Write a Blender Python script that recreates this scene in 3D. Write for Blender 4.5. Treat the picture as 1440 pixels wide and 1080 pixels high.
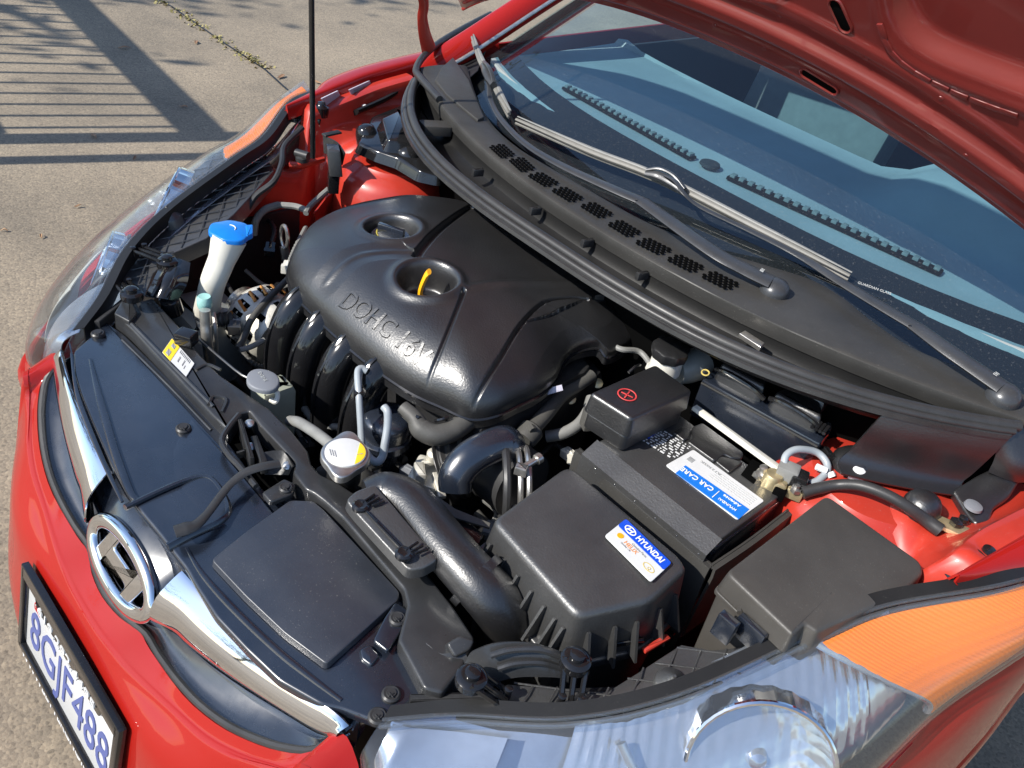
import bpy, bmesh, math, random
import numpy as np
from mathutils import Vector, Matrix
R = math.radians
random.seed(7)
for o in list(bpy.data.objects): bpy.data.objects.remove(o)
S = bpy.context.scene
COL = S.collection

# ------------------------------------------------------------------ camera, sky, sun, exposure
CAM = Vector((0.79779, -0.24854, 1.58666)); AZ, EL, ROLL, FPX = R(129.755), R(-36.676), R(12.4913), 1200.68
_f = Vector((math.cos(EL)*math.cos(AZ), math.cos(EL)*math.sin(AZ), math.sin(EL)))
_r = _f.cross(Vector((0, 0, 1))).normalized(); _u = _r.cross(_f)
_c, _s = math.cos(ROLL), math.sin(ROLL)
CX, CY = _r*_c+_u*_s, _u*_c-_r*_s
cam = bpy.data.cameras.new('camera'); cam_o = bpy.data.objects.new('camera', cam); COL.objects.link(cam_o)
cam.sensor_width = 36; cam.lens = FPX/1440*36; cam.clip_start = .02; cam.clip_end = 3000
cam_o.matrix_world = Matrix(((CX.x, CY.x, -_f.x, CAM.x), (CX.y, CY.y, -_f.y, CAM.y), (CX.z, CY.z, -_f.z, CAM.z), (0, 0, 0, 1)))
S.camera = cam_o
SUN = Vector((-.29*.766, -.956*.766, .643)).normalized()
w = bpy.data.worlds.new('World'); S.world = w; w.use_nodes = True
nt = w.node_tree; bg = nt.nodes['Background']; sk = nt.nodes.new('ShaderNodeTexSky')
sk.sky_type = 'NISHITA'; sk.sun_disc = False; sk.sun_elevation = math.asin(SUN.z); sk.sun_rotation = math.atan2(SUN.x, SUN.y)
sk.air_density = 1.0; sk.dust_density = .6; sk.ozone_density = 3.0
nt.links.new(sk.outputs[0], bg.inputs[0]); bg.inputs[1].default_value = .15
sl = bpy.data.lights.new('sun', 'SUN'); sl.energy = 5.0; sl.angle = R(.5); sl.color = (1, .955, .88)
so = bpy.data.objects.new('sun', sl); COL.objects.link(so); so.rotation_euler = SUN.to_track_quat('Z', 'Y').to_euler(); so.location = (-3, -8, 8)
S.view_settings.view_transform = 'Standard'; S.view_settings.look = 'None'; S.view_settings.exposure = .42; S.view_settings.gamma = 1
S.render.engine = 'CYCLES'; S.cycles.max_bounces = 10; S.cycles.transparent_max_bounces = 12

# ------------------------------------------------------------------ measuring: a point of the photograph at a known height / station
def _ray(px, py): return CX*((px-720)/FPX)-CY*((py-540)/FPX)+_f
def P(px, py, z):
    d = _ray(px, py); return CAM+d*((z-CAM.z)/d.z)
def PY(px, py, y):
    d = _ray(px, py); return CAM+d*((y-CAM.y)/d.y)
def PXX(px, py, x):
    d = _ray(px, py); return CAM+d*((x-CAM.x)/d.x)
def PP(l, z=None): return [P(*p) if len(p) == 3 else P(p[0], p[1], z) for p in l]
def V(*a): return Vector(a)
Z = V(0, 0, 1)

# ------------------------------------------------------------------ geometry helpers, each returns (verts, faces)
def catmull(pts, n):
    pts = [Vector(p) for p in pts]
    if len(pts) < 3 or n < 2:
        return pts if n < 2 else [pts[0].lerp(pts[1], i/n) for i in range(n+1)]
    out = []
    q = [pts[0]*2-pts[1]]+pts+[pts[-1]*2-pts[-2]]
    for i in range(1, len(q)-2):
        a, b, c, d = q[i-1:i+3]
        for k in range(n):
            t = k/n; out.append(.5*((2*b)+(c-a)*t+(2*a-5*b+4*c-d)*t*t+(3*b-a-3*c+d)*t**3))
    out.append(pts[-1]); return out
def interp(l, t):
    if not hasattr(l, '__len__'): return l
    f = t*(len(l)-1); i = min(int(f), len(l)-2); return l[i]+(l[i+1]-l[i])*(f-i)
def tube(path, r, n=12, res=8, sq=1.0, up=None, cap=True, closed=False):
    if closed:
        m = len(path); pts = catmull(list(path)+[path[0]], res)[:-1]
    else: pts = catmull(path, res)
    N = len(pts); Vs = []; Fs = []; fr = None
    for i, p in enumerate(pts):
        if closed: t = (pts[(i+1) % N]-pts[i-1])
        else: t = pts[min(i+1, N-1)]-pts[max(i-1, 0)]
        t.normalize()
        if up is not None: a = t.cross(up); a = a.normalized() if a.length > 1e-6 else t.orthogonal().normalized()
        elif fr is None: a = t.orthogonal().normalized()
        else: a = (fr-t*fr.dot(t)).normalized()
        fr = a; b = a.cross(t)
        rr = r(i/(N-1)) if callable(r) else interp(r, i/(N-1))
        for k in range(n):
            th = 2*math.pi*k/n; Vs.append(p+a*(rr*math.cos(th))+b*(rr*sq*math.sin(th)))
    for i in range(N if closed else N-1):
        for k in range(n):
            k2 = (k+1) % n; j = (i+1) % N; Fs.append((i*n+k, i*n+k2, j*n+k2, j*n+k))
    if cap and not closed: Fs.append(tuple(range(n))[::-1]); Fs.append(tuple((N-1)*n+k for k in range(n)))
    return Vs, Fs
def lathe(base, axis, prof, n=24, scallop=0, ns=8, ref=None):
    base = Vector(base); ax = Vector(axis).normalized(); a = (ax.orthogonal() if ref is None else (Vector(ref)-ax*Vector(ref).dot(ax))).normalized(); b = ax.cross(a); Vs = []; Fs = []
    for (r, h) in prof:
        for k in range(n):
            th = 2*math.pi*k/n; q = r*(1+scallop*math.cos(ns*th)); Vs.append(base+ax*h+a*(q*math.cos(th))+b*(q*math.sin(th)))
    for i in range(len(prof)-1):
        for k in range(n):
            k2 = (k+1) % n; Fs.append((i*n+k, i*n+k2, (i+1)*n+k2, (i+1)*n+k))
    Fs.append(tuple(range(n))[::-1]); Fs.append(tuple((len(prof)-1)*n+k for k in range(n)))
    return Vs, Fs
def rnd(pts, r, n=5):
    pts = [Vector(p) for p in pts]; out = []; N = len(pts)
    for i in range(N):
        rr = r[i] if hasattr(r, '__len__') else r
        a, b, c = pts[i-1], pts[i], pts[(i+1) % N]; u = (a-b); v = (c-b); d = min(rr, u.length*.45, v.length*.45)
        if d < 1e-5: out.append(b); continue
        s, e = b+u.normalized()*d, b+v.normalized()*d
        for k in range(n+1):
            t = k/n; out.append(s*(1-t)**2+b*2*t*(1-t)+e*t*t)
    return out
def pnorm(pts):
    n = V(0, 0, 0); N = len(pts)
    for i in range(N):
        a, b = pts[i], pts[(i+1) % N]; n += V((a.y-b.y)*(a.z+b.z), (a.z-b.z)*(a.x+b.x), (a.x-b.x)*(a.y+b.y))
    return n.normalized()
def inset(pts, d, n):
    out = []; N = len(pts)
    for i in range(N):
        e1 = (pts[i]-pts[i-1]); e2 = (pts[(i+1) % N]-pts[i])
        if e1.length < 1e-7: e1 = e2
        if e2.length < 1e-7: e2 = e1
        n1 = n.cross(e1.normalized()); n2 = n.cross(e2.normalized()); m = n1+n2
        L = m.length; m = m/L if L > 1e-6 else n1
        out.append(pts[i]+m*(d/max(.5, m.dot(n1))))
    return out
def prism(pts, h, r=.004, taper=0., seg=3, crown=0., down=None, foot=0.):
    pts = [Vector(p) for p in pts]; n = pnorm(pts)
    if n.z < 0 and down is None: pts.reverse(); n = -n
    dn = -n if down is None else Vector(down).normalized()
    if down is not None and n.dot(dn) > 0: pts.reverse(); n = -n
    rings = []
    if crown:
        c = sum(pts, V(0, 0, 0))/len(pts); base = inset(pts, r, n)
        for k in (.25, .55, .8): rings.append([c.lerp(p, k)+n*crown*(1-k*k) for p in base])
    for k in range(seg+1):
        th = math.pi/2*k/seg; rings.append([p+dn*(r*(1-math.cos(th))) for p in inset(pts, r*(1-math.sin(th)), n)])
    rings.append([p+dn*h for p in inset(pts, -taper, n)])
    if foot: rings.append([p+dn*h for p in inset(pts, -taper-foot, n)]); rings.append([p+dn*(h+.004) for p in inset(pts, -taper-foot, n)])
    Vs = []; Fs = []; m = len(pts)
    for g in rings: Vs += g
    for i in range(len(rings)-1):
        for k in range(m):
            k2 = (k+1) % m; Fs.append((i*m+k, (i+1)*m+k, (i+1)*m+k2, i*m+k2))
    Fs.append(tuple(range(m))); Fs.append(tuple((len(rings)-1)*m+k for k in range(m))[::-1])
    return Vs, Fs
def box(c, ax, ay, az, sx, sy, sz, r=.003):
    c = Vector(c); ax, ay, az = (Vector(q).normalized() for q in (ax, ay, az))
    t = [c+ax*(sx/2*i)+ay*(sy/2*j)+az*(sz/2) for i, j in ((-1, -1), (1, -1), (1, 1), (-1, 1))]
    return prism(rnd(t, min(sx, sy)*.12, 2), sz, r=min(r, sz*.4, sx*.3, sy*.3), seg=2, down=-az)
def bar(a, b, wd, ht, up=Z, r=.002):
    a, b = Vector(a), Vector(b); t = (b-a); s = t.cross(up).normalized(); u = s.cross(t).normalized()
    return box((a+b)/2, t, s, u, t.length, wd, ht, r)
def grid(rows, thick=0., flip=False, n1=1, n2=1):
    rows = [[Vector(p) for p in r] for r in rows]
    if n2 > 1: rows = [catmull(r, n2) for r in rows]
    if n1 > 1:
        cols = [catmull([r[j] for r in rows], n1) for j in range(len(rows[0]))]
        rows = [[c[i] for c in cols] for i in range(len(cols[0]))]
    a, b = len(rows), len(rows[0]); Vs = [p for r in rows for p in r]; Fs = []
    for i in range(a-1):
        for j in range(b-1):
            q = (i*b+j, i*b+j+1, (i+1)*b+j+1, (i+1)*b+j); Fs.append(q[::-1] if flip else q)
    if thick:
        nn = [V(0, 0, 0) for _ in Vs]
        for f in Fs:
            n = (Vs[f[2]]-Vs[f[0]]).cross(Vs[f[3]]-Vs[f[1]])
            for k in f: nn[k] += n
        m = len(Vs); Vs += [Vs[k]-nn[k].normalized()*thick for k in range(m)]
        Fs += [tuple(k+m for k in f)[::-1] for f in Fs]
        ring = list(range(b))+[i*b+b-1 for i in range(1, a)]+[(a-1)*b+j for j in range(b-2, -1, -1)]+[i*b for i in range(a-2, 0, -1)]
        for k in range(len(ring)):
            p, q = ring[k], ring[(k+1) % len(ring)]; f = (p, p+m, q+m, q); Fs.append(f[::-1] if flip else f)
    return Vs, Fs
_tcache = {}
def text(s, size, o, xd, yd, ext=.0004, bold=0., align='LEFT', width=None):
    key = (s, ext/size, bold, align)
    if key not in _tcache:
        c = bpy.data.curves.new('t', 'FONT'); c.body = s; c.size = 1; c.extrude = ext/size; c.offset = bold; c.align_x = align; c.resolution_u = 3
        ob = bpy.data.objects.new('t', c); COL.objects.link(ob); dg = bpy.context.evaluated_depsgraph_get(); dg.update()
        me = ob.evaluated_get(dg).to_mesh(); _tcache[key] = ([tuple(v.co) for v in me.vertices], [tuple(p.vertices) for p in me.polygons])
        bpy.data.objects.remove(ob); bpy.data.curves.remove(c)
    vs, fs = _tcache[key]; xd = Vector(xd).normalized(); yd = Vector(yd); yd = (yd-xd*yd.dot(xd)).normalized(); zd = xd.cross(yd); o = Vector(o)
    xs = [v[0] for v in vs]; k = size if width is None else width/(max(xs)-min(xs))
    return [o+xd*(v[0]*k)+yd*(v[1]*size)+zd*(v[2]*size) for v in vs], list(fs)
def fuse(*gs):
    Vs = []; Fs = []
    for g in gs:
        k = len(Vs); Vs += list(g[0]); Fs += [tuple(i+k for i in f) for f in g[1]]
    return Vs, Fs
def mir(g): return [V(-p.x, p.y, p.z) for p in g[0]], [f[::-1] for f in g[1]]
def side(g, s): return g if s > 0 else mir(g)

CAR = None
def obj(name, parts, parent=None, label=None, ang=38, kind=None, cat=None, group=None):
    """parts: (geom, mat) or a list of them -> ONE mesh object"""
    if isinstance(parts, tuple): parts = [parts]
    me = bpy.data.meshes.new(name); Vs = []; Fs = []; mi = []; mats = []
    for g, m in parts:
        if m not in mats: mats.append(m)
        k = len(Vs); Vs += [tuple(p) for p in g[0]]; Fs += [tuple(i+k for i in f) for f in g[1]]; mi += [mats.index(m)]*len(g[1])
    me.from_pydata(Vs, [], Fs)
    for m in mats: me.materials.append(M[m])
    me.polygons.foreach_set('material_index', mi); me.polygons.foreach_set('use_smooth', [True]*len(Fs))
    bm = bmesh.new(); bm.from_mesh(me); bmesh.ops.recalc_face_normals(bm, faces=bm.faces[:]) if ang < 170 else None
    lim = R(ang)
    for e in bm.edges:
        if len(e.link_faces) == 2 and e.calc_face_angle(0) > lim: e.smooth = False
    bm.to_mesh(me); bm.free()
    o = bpy.data.objects.new(name, me); COL.objects.link(o)
    if parent is not None: o.parent = parent
    if label: o['label'] = label
    if kind: o['kind'] = kind
    if cat: o['category'] = cat
    if group: o['group'] = group
    return o
def part(name, parts, label=None, parent=None, **k): return obj(name, parts, parent or CAR, label, **k)

# ------------------------------------------------------------------ materials
M = {}
def mat(name, col, rough=.5, metal=0., coat=0., bump=None, var=0., vscale=30., rvar=0., spec=.5, dust=0., flake=0., trans=0., ior=1.45, sss=0., croughness=.05):
    m = bpy.data.materials.new(name); m.use_nodes = True; n = m.node_tree.nodes; l = m.node_tree.links; b = n['Principled BSDF']
    b.inputs['Base Color'].default_value = (*col, 1); b.inputs['Roughness'].default_value = rough; b.inputs['Metallic'].default_value = metal
    b.inputs['Coat Weight'].default_value = coat; b.inputs['Coat Roughness'].default_value = croughness; b.inputs['Specular IOR Level'].default_value = spec
    b.inputs['Transmission Weight'].default_value = trans; b.inputs['IOR'].default_value = ior
    if sss: b.inputs['Subsurface Weight'].default_value = sss; b.inputs['Subsurface Radius'].default_value = (.01, .01, .008)
    tc = n.new('ShaderNodeTexCoord')
    cs = None
    def noise(s, d=4, rg=.6):
        t = n.new('ShaderNodeTexNoise'); t.inputs['Scale'].default_value = s; t.inputs['Detail'].default_value = d; t.inputs['Roughness'].default_value = rg; l.new(tc.outputs['Object'], t.inputs['Vector']); return t
    if var or dust:
        t = noise(vscale); mx = n.new('ShaderNodeMix'); mx.data_type = 'RGBA'; rp = n.new('ShaderNodeMapRange'); rp.inputs[1].default_value = .3; rp.inputs[2].default_value = .7
        l.new(t.outputs['Fac'], rp.inputs[0]); l.new(rp.outputs[0], mx.inputs['Factor'])
        mx.inputs['A'].default_value = (*[c*(1-var) for c in col], 1); mx.inputs['B'].default_value = (*[min(1, c*(1+var)) for c in col], 1); cs = mx.outputs['Result']
        if dust:   # fine specks of settled dust
            t2 = noise(420, 2); t3 = noise(9, 3); r2 = n.new('ShaderNodeMapRange'); r2.inputs[1].default_value = .66; r2.inputs[2].default_value = .74; l.new(t2.outputs['Fac'], r2.inputs[0])
            r3 = n.new('ShaderNodeMapRange'); r3.inputs[1].default_value = .35; r3.inputs[2].default_value = .7; l.new(t3.outputs['Fac'], r3.inputs[0])
            mu = n.new('ShaderNodeMath'); mu.operation = 'MULTIPLY'; l.new(r2.outputs[0], mu.inputs[0]); l.new(r3.outputs[0], mu.inputs[1]); mu2 = n.new('ShaderNodeMath'); mu2.operation = 'MULTIPLY_ADD'; l.new(mu.outputs[0], mu2.inputs[0]); mu2.inputs[1].default_value = dust; 
            mu3 = n.new('ShaderNodeMath'); mu3.operation = 'MULTIPLY'; l.new(r3.outputs[0], mu3.inputs[0]); mu3.inputs[1].default_value = dust*.10; l.new(mu3.outputs[0], mu2.inputs[2])
            m2 = n.new('ShaderNodeMix'); m2.data_type = 'RGBA'; l.new(mu2.outputs[0], m2.inputs['Factor']); l.new(cs, m2.inputs['A']); m2.inputs['B'].default_value = (.42, .40, .36, 1); cs = m2.outputs['Result']
        l.new(cs, b.inputs['Base Color'])
    if rvar:
        t = noise(14, 5, .65); r = n.new('ShaderNodeMapRange'); r.inputs[1].default_value = .3; r.inputs[2].default_value = .72; r.inputs[3].default_value = max(.02, rough-rvar); r.inputs[4].default_value = min(1, rough+rvar); l.new(t.outputs['Fac'], r.inputs[0]); l.new(r.outputs[0], b.inputs['Roughness'])
    if bump:
        t = noise(bump[0], 2); bp = n.new('ShaderNodeBump'); bp.inputs['Strength'].default_value = bump[1]; bp.inputs['Distance'].default_value = bump[2] if len(bump) > 2 else .001; l.new(t.outputs['Fac'], bp.inputs['Height']); l.new(bp.outputs[0], b.inputs['Normal']); l.new(bp.outputs[0], b.inputs['Coat Normal']) if bump[0] == 330 else None
    M[name] = m; return m
mat('red_paint', (.30, .0075, .004), .6, 0, .7, bump=(900, .04, .0004), var=.05, vscale=3, spec=.15, croughness=.03)
mat('bay_red', (.42, .028, .014), .4, 0, .5, bump=(60, .05, .002), var=.1, vscale=12, dust=.25)
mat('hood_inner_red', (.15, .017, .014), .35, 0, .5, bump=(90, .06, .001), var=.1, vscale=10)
mat('cover_plastic', (.010, .010, .011), .36, 0, .7, bump=(330, .38, .0010), var=.2, vscale=8, rvar=.05, dust=.12, spec=1.0, croughness=.42)
mat('box_plastic', (.034, .034, .034), .40, 0, .7, bump=(330, .42, .0010), var=.2, vscale=10, rvar=.08, dust=.2, spec=1.0, croughness=.45)
mat('fuse_plastic', (.052, .048, .043), .46, 0, 0, bump=(800, .3, .0008), var=.15, vscale=10, rvar=.06, dust=.18)
mat('satin_black', (.010, .014, .023), .27, 0, 1.0, bump=(40, .03, .001), var=.2, vscale=9, rvar=.08, dust=.14, spec=1.0, croughness=.16)  # black plastic; the slight blue in its base colour imitates reflected sky
mat('panel_matte', (.020, .024, .034), .42, 0, .35, bump=(600, .2, .0006), var=.15, vscale=7, rvar=.06, dust=.3, spec=1.0, croughness=.3)
mat('gloss_black', (.010, .010, .011), .14, 0, .5, bump=(70, .06, .001), rvar=.06, var=.2, vscale=20, dust=.08)
mat('bar_black', (.034, .035, .037), .33, .25, .3, bump=(500, .22, .0006), var=.3, vscale=10, rvar=.1, dust=.25)
mat('dusty_plastic', (.036, .035, .033), .52, 0, 0, bump=(900, .3, .0005), var=.15, vscale=6, rvar=.08, dust=.3)
mat('channel_black', (.009, .009, .009), .45, 0, 0, bump=(300, .2, .0005), var=.3, vscale=8, dust=.1)
mat('rubber', (.030, .030, .031), .42, 0, 0, bump=(600, .2, .0004), var=.2, vscale=20, rvar=.08, dust=.15)
mat('hose_grey', (.20, .20, .19), .55, 0, 0, bump=(400, .2, .0005), var=.15, vscale=40)
mat('hose_dark', (.07, .068, .062), .55, 0, 0, bump=(500, .3, .0006), var=.2, vscale=30, dust=.3)
mat('vac_hose', (.30, .33, .35), .35, 0, 0, var=.1)
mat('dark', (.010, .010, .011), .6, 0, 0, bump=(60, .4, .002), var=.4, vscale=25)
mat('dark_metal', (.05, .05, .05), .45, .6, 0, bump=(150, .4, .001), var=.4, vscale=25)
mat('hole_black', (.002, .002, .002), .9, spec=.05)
mat('chrome', (.82, .83, .85), .04, 1)
mat('chrome_soft', (.74, .76, .78), .20, .85, .2, bump=(60, .06, .002), var=.05, vscale=20)
mat('alu', (.62, .60, .55), .42, .85, 0, bump=(250, .35, .001), var=.2, vscale=40)
mat('cast_alu', (.70, .67, .58), .5, .5, 0, bump=(200, .4, .001), var=.2, vscale=30)
mat('steel', (.60, .58, .54), .32, .9, 0, bump=(200, .2, .0006), var=.2, vscale=60)
mat('brass', (.70, .58, .34), .38, .8, 0, bump=(200, .3, .0008), var=.25, vscale=50)
mat('copper', (.60, .28, .08), .35, .8)
mat('lead', (.50, .48, .43), .5, .6, 0, bump=(200, .4, .001), var=.25, vscale=60)
mat('white', (.80, .80, .79), .45); mat('paper', (.60, .60, .59), .5, var=.03, vscale=60); mat('off_white', (.66, .64, .57), .4, 0, 0, var=.08, vscale=20, sss=.15)
mat('bottle_grey', (.26, .27, .26), .3, 0, .3, var=.2, vscale=12); mat('bottle_green', (.36, .38, .30), .4, var=.15, vscale=15)
mat('blue_cap', (.005, .18, .62), .35, 0, .3); mat('teal_cap', (.30, .55, .50), .45)
mat('label_blue', (.006, .07, .55), .4, 0, .4); mat('label_blue2', (.01, .16, .60), .42, 0, .3); mat('label_orange', (.85, .36, .01), .45); mat('label_yellow', (.85, .58, .03), .45)
mat('print_grey', (.30, .30, .30), .6); mat('print_black', (.03, .03, .03), .6); mat('print_red', (.55, .05, .05), .5); mat('print_orange', (.75, .25, .05), .5); mat('plate_blue', (.08, .10, .26), .5); mat('gold', (.55, .42, .12), .5)
mat('pale_label', (.50, .48, .56), .5, var=.15, vscale=200); mat('yellow_plastic', (.85, .42, .01), .45); mat('yellow_print', (.75, .62, .10), .5); mat('silver_print', (.42, .43, .42), .5); mat('plate_white', (.55, .55, .54), .35, 0, .3)
mat('cap_grey', (.18, .19, .21), .5, bump=(500, .3, .0006))
mat('wiper_grey', (.045, .048, .054), .34, .2, 0, bump=(700, .15, .0004), var=.15, vscale=20, rvar=.06, dust=.35)
mat('blade_rubber', (.16, .155, .14), .5, 0, 0, bump=(300, .2, .0005), var=.15, vscale=30)
mat('dash', (.25, .28, .28), .7, 0, 0, bump=(700, .25, .0005), var=.1, vscale=5)
mat('seat', (.13, .15, .145), .85, 0, 0, bump=(400, .3, .001), var=.1); mat('cabin_dark', (.015, .016, .018), .8)
mat('amber', (.80, .19, .0), .45, 0, .08, bump=(500, .4, .001)); mat('dipstick', (.90, .42, .01), .4, 0, .3)
mat('frit', (.006, .007, .009), .25, spec=.3)
mat('bowl', (.84, .85, .86), .10, 1); mat('bezel_blue', (.42, .47, .55), .22, .75, .3, bump=(30, .08, .002), var=.1); mat('flute', (.50, .49, .43), .35, .3, 0, var=.05)
mat('bark', (.10, .075, .055), .9, bump=(30, .8, .01), var=.3); mat('fence_black', (.02, .02, .022), .45)
def glassmat(name, tint, refl_rough=.0, haze=0., extra=1.0):
    m = bpy.data.materials.new(name); m.use_nodes = True; n = m.node_tree.nodes; l = m.node_tree.links; n.remove(n['Principled BSDF'])
    tr = n.new('ShaderNodeBsdfTransparent'); tr.inputs[0].default_value = (*tint, 1); gl = n.new('ShaderNodeBsdfGlossy'); gl.inputs['Roughness'].default_value = refl_rough
    lw = n.new('ShaderNodeLayerWeight'); lw.inputs[0].default_value = .5; pw_ = n.new('ShaderNodeMath'); pw_.operation = 'POWER'; l.new(lw.outputs['Facing'], pw_.inputs[0]); pw_.inputs[1].default_value = 5; mu = n.new('ShaderNodeMath'); mu.operation = 'MULTIPLY_ADD'; l.new(pw_.outputs[0], mu.inputs[0]); mu.inputs[1].default_value = .9; mu.inputs[2].default_value = .045*extra; mu.use_clamp = True
    mx = n.new('ShaderNodeMixShader'); l.new(mu.outputs[0], mx.inputs[0]); l.new(tr.outputs[0], mx.inputs[1]); l.new(gl.outputs[0], mx.inputs[2]); last = mx
    if haze:
        df = n.new('ShaderNodeBsdfDiffuse'); df.inputs[0].default_value = (.7, .7, .68, 1); t = n.new('ShaderNodeTexNoise'); t.inputs['Scale'].default_value = 260; tc = n.new('ShaderNodeTexCoord'); l.new(tc.outputs['Object'], t.inputs['Vector'])
        r = n.new('ShaderNodeMapRange'); r.inputs[1].default_value = .62; r.inputs[2].default_value = .75; r.inputs[3].default_value = haze*.35 if haze > .2 or haze < .0151 or haze == .03 else haze; r.inputs[4].default_value = haze*2.2 if haze > .2 or haze < .0151 or haze == .03 else haze*1.6; l.new(t.outputs['Fac'], r.inputs[0])
        m2 = n.new('ShaderNodeMixShader'); l.new(r.outputs[0], m2.inputs[0]); l.new(mx.outputs[0], m2.inputs[1]); l.new(df.outputs[0], m2.inputs[2]); last = m2
    l.new(last.outputs[0], n['Material Output'].inputs[0]); M[name] = m
glassmat('windshield_glass', (.62, .84, .92), 0, .03, 2.2)
glassmat('lens_clear', (.97, .98, .99), .01, .022, 1.1)
glassmat('lens_edge', (.78, .84, .90), .06, .05, 1.6)
def ground_mat():
    m = bpy.data.materials.new('ground'); m.use_nodes = True; n = m.node_tree.nodes; l = m.node_tree.links; b = n['Principled BSDF']; tc = n.new('ShaderNodeTexCoord')
    def noise(s, d=5, r=.6):
        t = n.new('ShaderNodeTexNoise'); t.inputs['Scale'].default_value = s; t.inputs['Detail'].default_value = d; t.inputs['Roughness'].default_value = r; l.new(tc.outputs['Object'], t.inputs['Vector']); return t
    def ramp(src, stops):
        r = n.new('ShaderNodeValToRGB'); l.new(src, r.inputs[0]); e = r.color_ramp.elements
        while len(e) < len(stops): e.new(.5)
        for q, (p, c) in zip(e, stops): q.position = p; q.color = (*c, 1)
        return r
    big = ramp(noise(1.3, 6).outputs['Fac'], [(.28, (.16, .14, .112)), (.5, (.245, .21, .162)), (.72, (.30, .255, .195))])
    agg = n.new('ShaderNodeTexVoronoi'); agg.inputs['Scale'].default_value = 130; l.new(tc.outputs['Object'], agg.inputs['Vector'])
    ac = ramp(agg.outputs['Color'], [(0, (.6, .57, .53)), (.35, (.9, .86, .81)), (.75, (1.1, 1.04, .95)), (1, (1.4, 1.33, 1.2))])
    mu = n.new('ShaderNodeMix'); mu.data_type = 'RGBA'; mu.blend_type = 'MULTIPLY'; mu.inputs['Factor'].default_value = .85; l.new(big.outputs[0], mu.inputs['A']); l.new(ac.outputs[0], mu.inputs['B'])
    fine = ramp(noise(160, 3).outputs['Fac'], [(.28, (.5, .49, .48)), (.46, (1, 1, 1)), (.75, (1.15, 1.13, 1.1))])
    m2 = n.new('ShaderNodeMix'); m2.data_type = 'RGBA'; m2.blend_type = 'MULTIPLY'; m2.inputs['Factor'].default_value = .8; l.new(mu.outputs['Result'], m2.inputs['A']); l.new(fine.outputs[0], m2.inputs['B'])
    l.new(m2.outputs['Result'], b.inputs['Base Color']); b.inputs['Roughness'].default_value = .9
    bp = n.new('ShaderNodeBump'); bp.inputs['Strength'].default_value = .3; bp.inputs['Distance'].default_value = .003; ad = n.new('ShaderNodeMath'); ad.operation = 'SUBTRACT'; l.new(noise(110, 4).outputs['Fac'], ad.inputs[0]); l.new(agg.outputs['Distance'], ad.inputs[1]); l.new(ad.outputs[0], bp.inputs['Height']); l.new(bp.outputs[0], b.inputs['Normal'])
    M['ground'] = m
ground_mat()
def leafmat(name, a, bcol):
    m = bpy.data.materials.new(name); m.use_nodes = True; n = m.node_tree.nodes; l = m.node_tree.links; b = n['Principled BSDF']; tc = n.new('ShaderNodeTexCoord'); t = n.new('ShaderNodeTexNoise'); t.inputs['Scale'].default_value = 1.7; l.new(tc.outputs['Object'], t.inputs['Vector'])
    r = n.new('ShaderNodeValToRGB'); l.new(t.outputs['Fac'], r.inputs[0]); r.color_ramp.elements[0].position = .35; r.color_ramp.elements[1].position = .65; r.color_ramp.elements[0].color = (*a, 1); r.color_ramp.elements[1].color = (*bcol, 1); l.new(r.outputs[0], b.inputs['Base Color']); b.inputs['Roughness'].default_value = .6; M[name] = m
leafmat('leaf', (.04, .07, .02), (.10, .12, .035)); leafmat('dry_leaf', (.20, .10, .05), (.38, .24, .13)); leafmat('weed', (.22, .19, .06), (.40, .34, .13))

# ================================================================== SETTING
obj('ground', (grid([[V(x, y, 0) for x in (-900, -60, 60, 900)] for y in (-900, -60, 60, 900)]), 'ground'), kind='structure')
# fence whose shadow falls on the ground: posts, two rails, pickets
CT = math.sqrt(SUN.x**2+SUN.y**2)/SUN.z; SD = V(-SUN.x, -SUN.y, 0).normalized()
def caster(px, py, h): return P(px, py, 0)-SD*(h*CT)            # foot of a thing of height h whose top throws its shadow at that ground point
fence = bpy.data.objects.new('picket_fence', None); COL.objects.link(fence)
fence['label'] = 'black metal picket fence casting striped shadow on the ground'; fence['category'] = 'fence'
RH = 1.55; A0, A1 = caster(100, 0, RH), caster(283, 183, RH); dirx = (A1-A0).normalized()
f0 = A1-dirx*7.0; f1 = A1+dirx*.02
fence.location = (0, 0, 0)
LOWH = RH-(P(190, 92, 0).y-P(14, 190, 0).y)/(CT*SD.y)
obj('rail', (bar(f0+Z*RH, f1+Z*RH, .05, .13), 'fence_black'), fence); obj('rail', (bar(f0+Z*LOWH, f1+Z*LOWH, .05, .07), 'fence_black'), fence)
pk = fuse(box(V(0, 0, RH/2), (1, 0, 0), (0, 1, 0), Z, .018, .018, RH-.1, .002)); pme = None
k = 0; d = .06
while d < 6.6:
    q = f1-dirx*d
    if pme is None:
        o = obj('picket', (pk, 'fence_black'), fence); pme = o.data
    else: o = bpy.data.objects.new('picket', pme); COL.objects.link(o); o.parent = fence
    o.location = q; d += .1255
for t, hgt, wd in ((0.0, 1.75, .085), (.20, 1.62, .06)):
    q = f1+dirx*(t+.05); obj('post', (box(q+Z*hgt/2, (1, 0, 0), (0, 1, 0), Z, wd, wd, hgt), 'fence_black'), fence)
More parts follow.
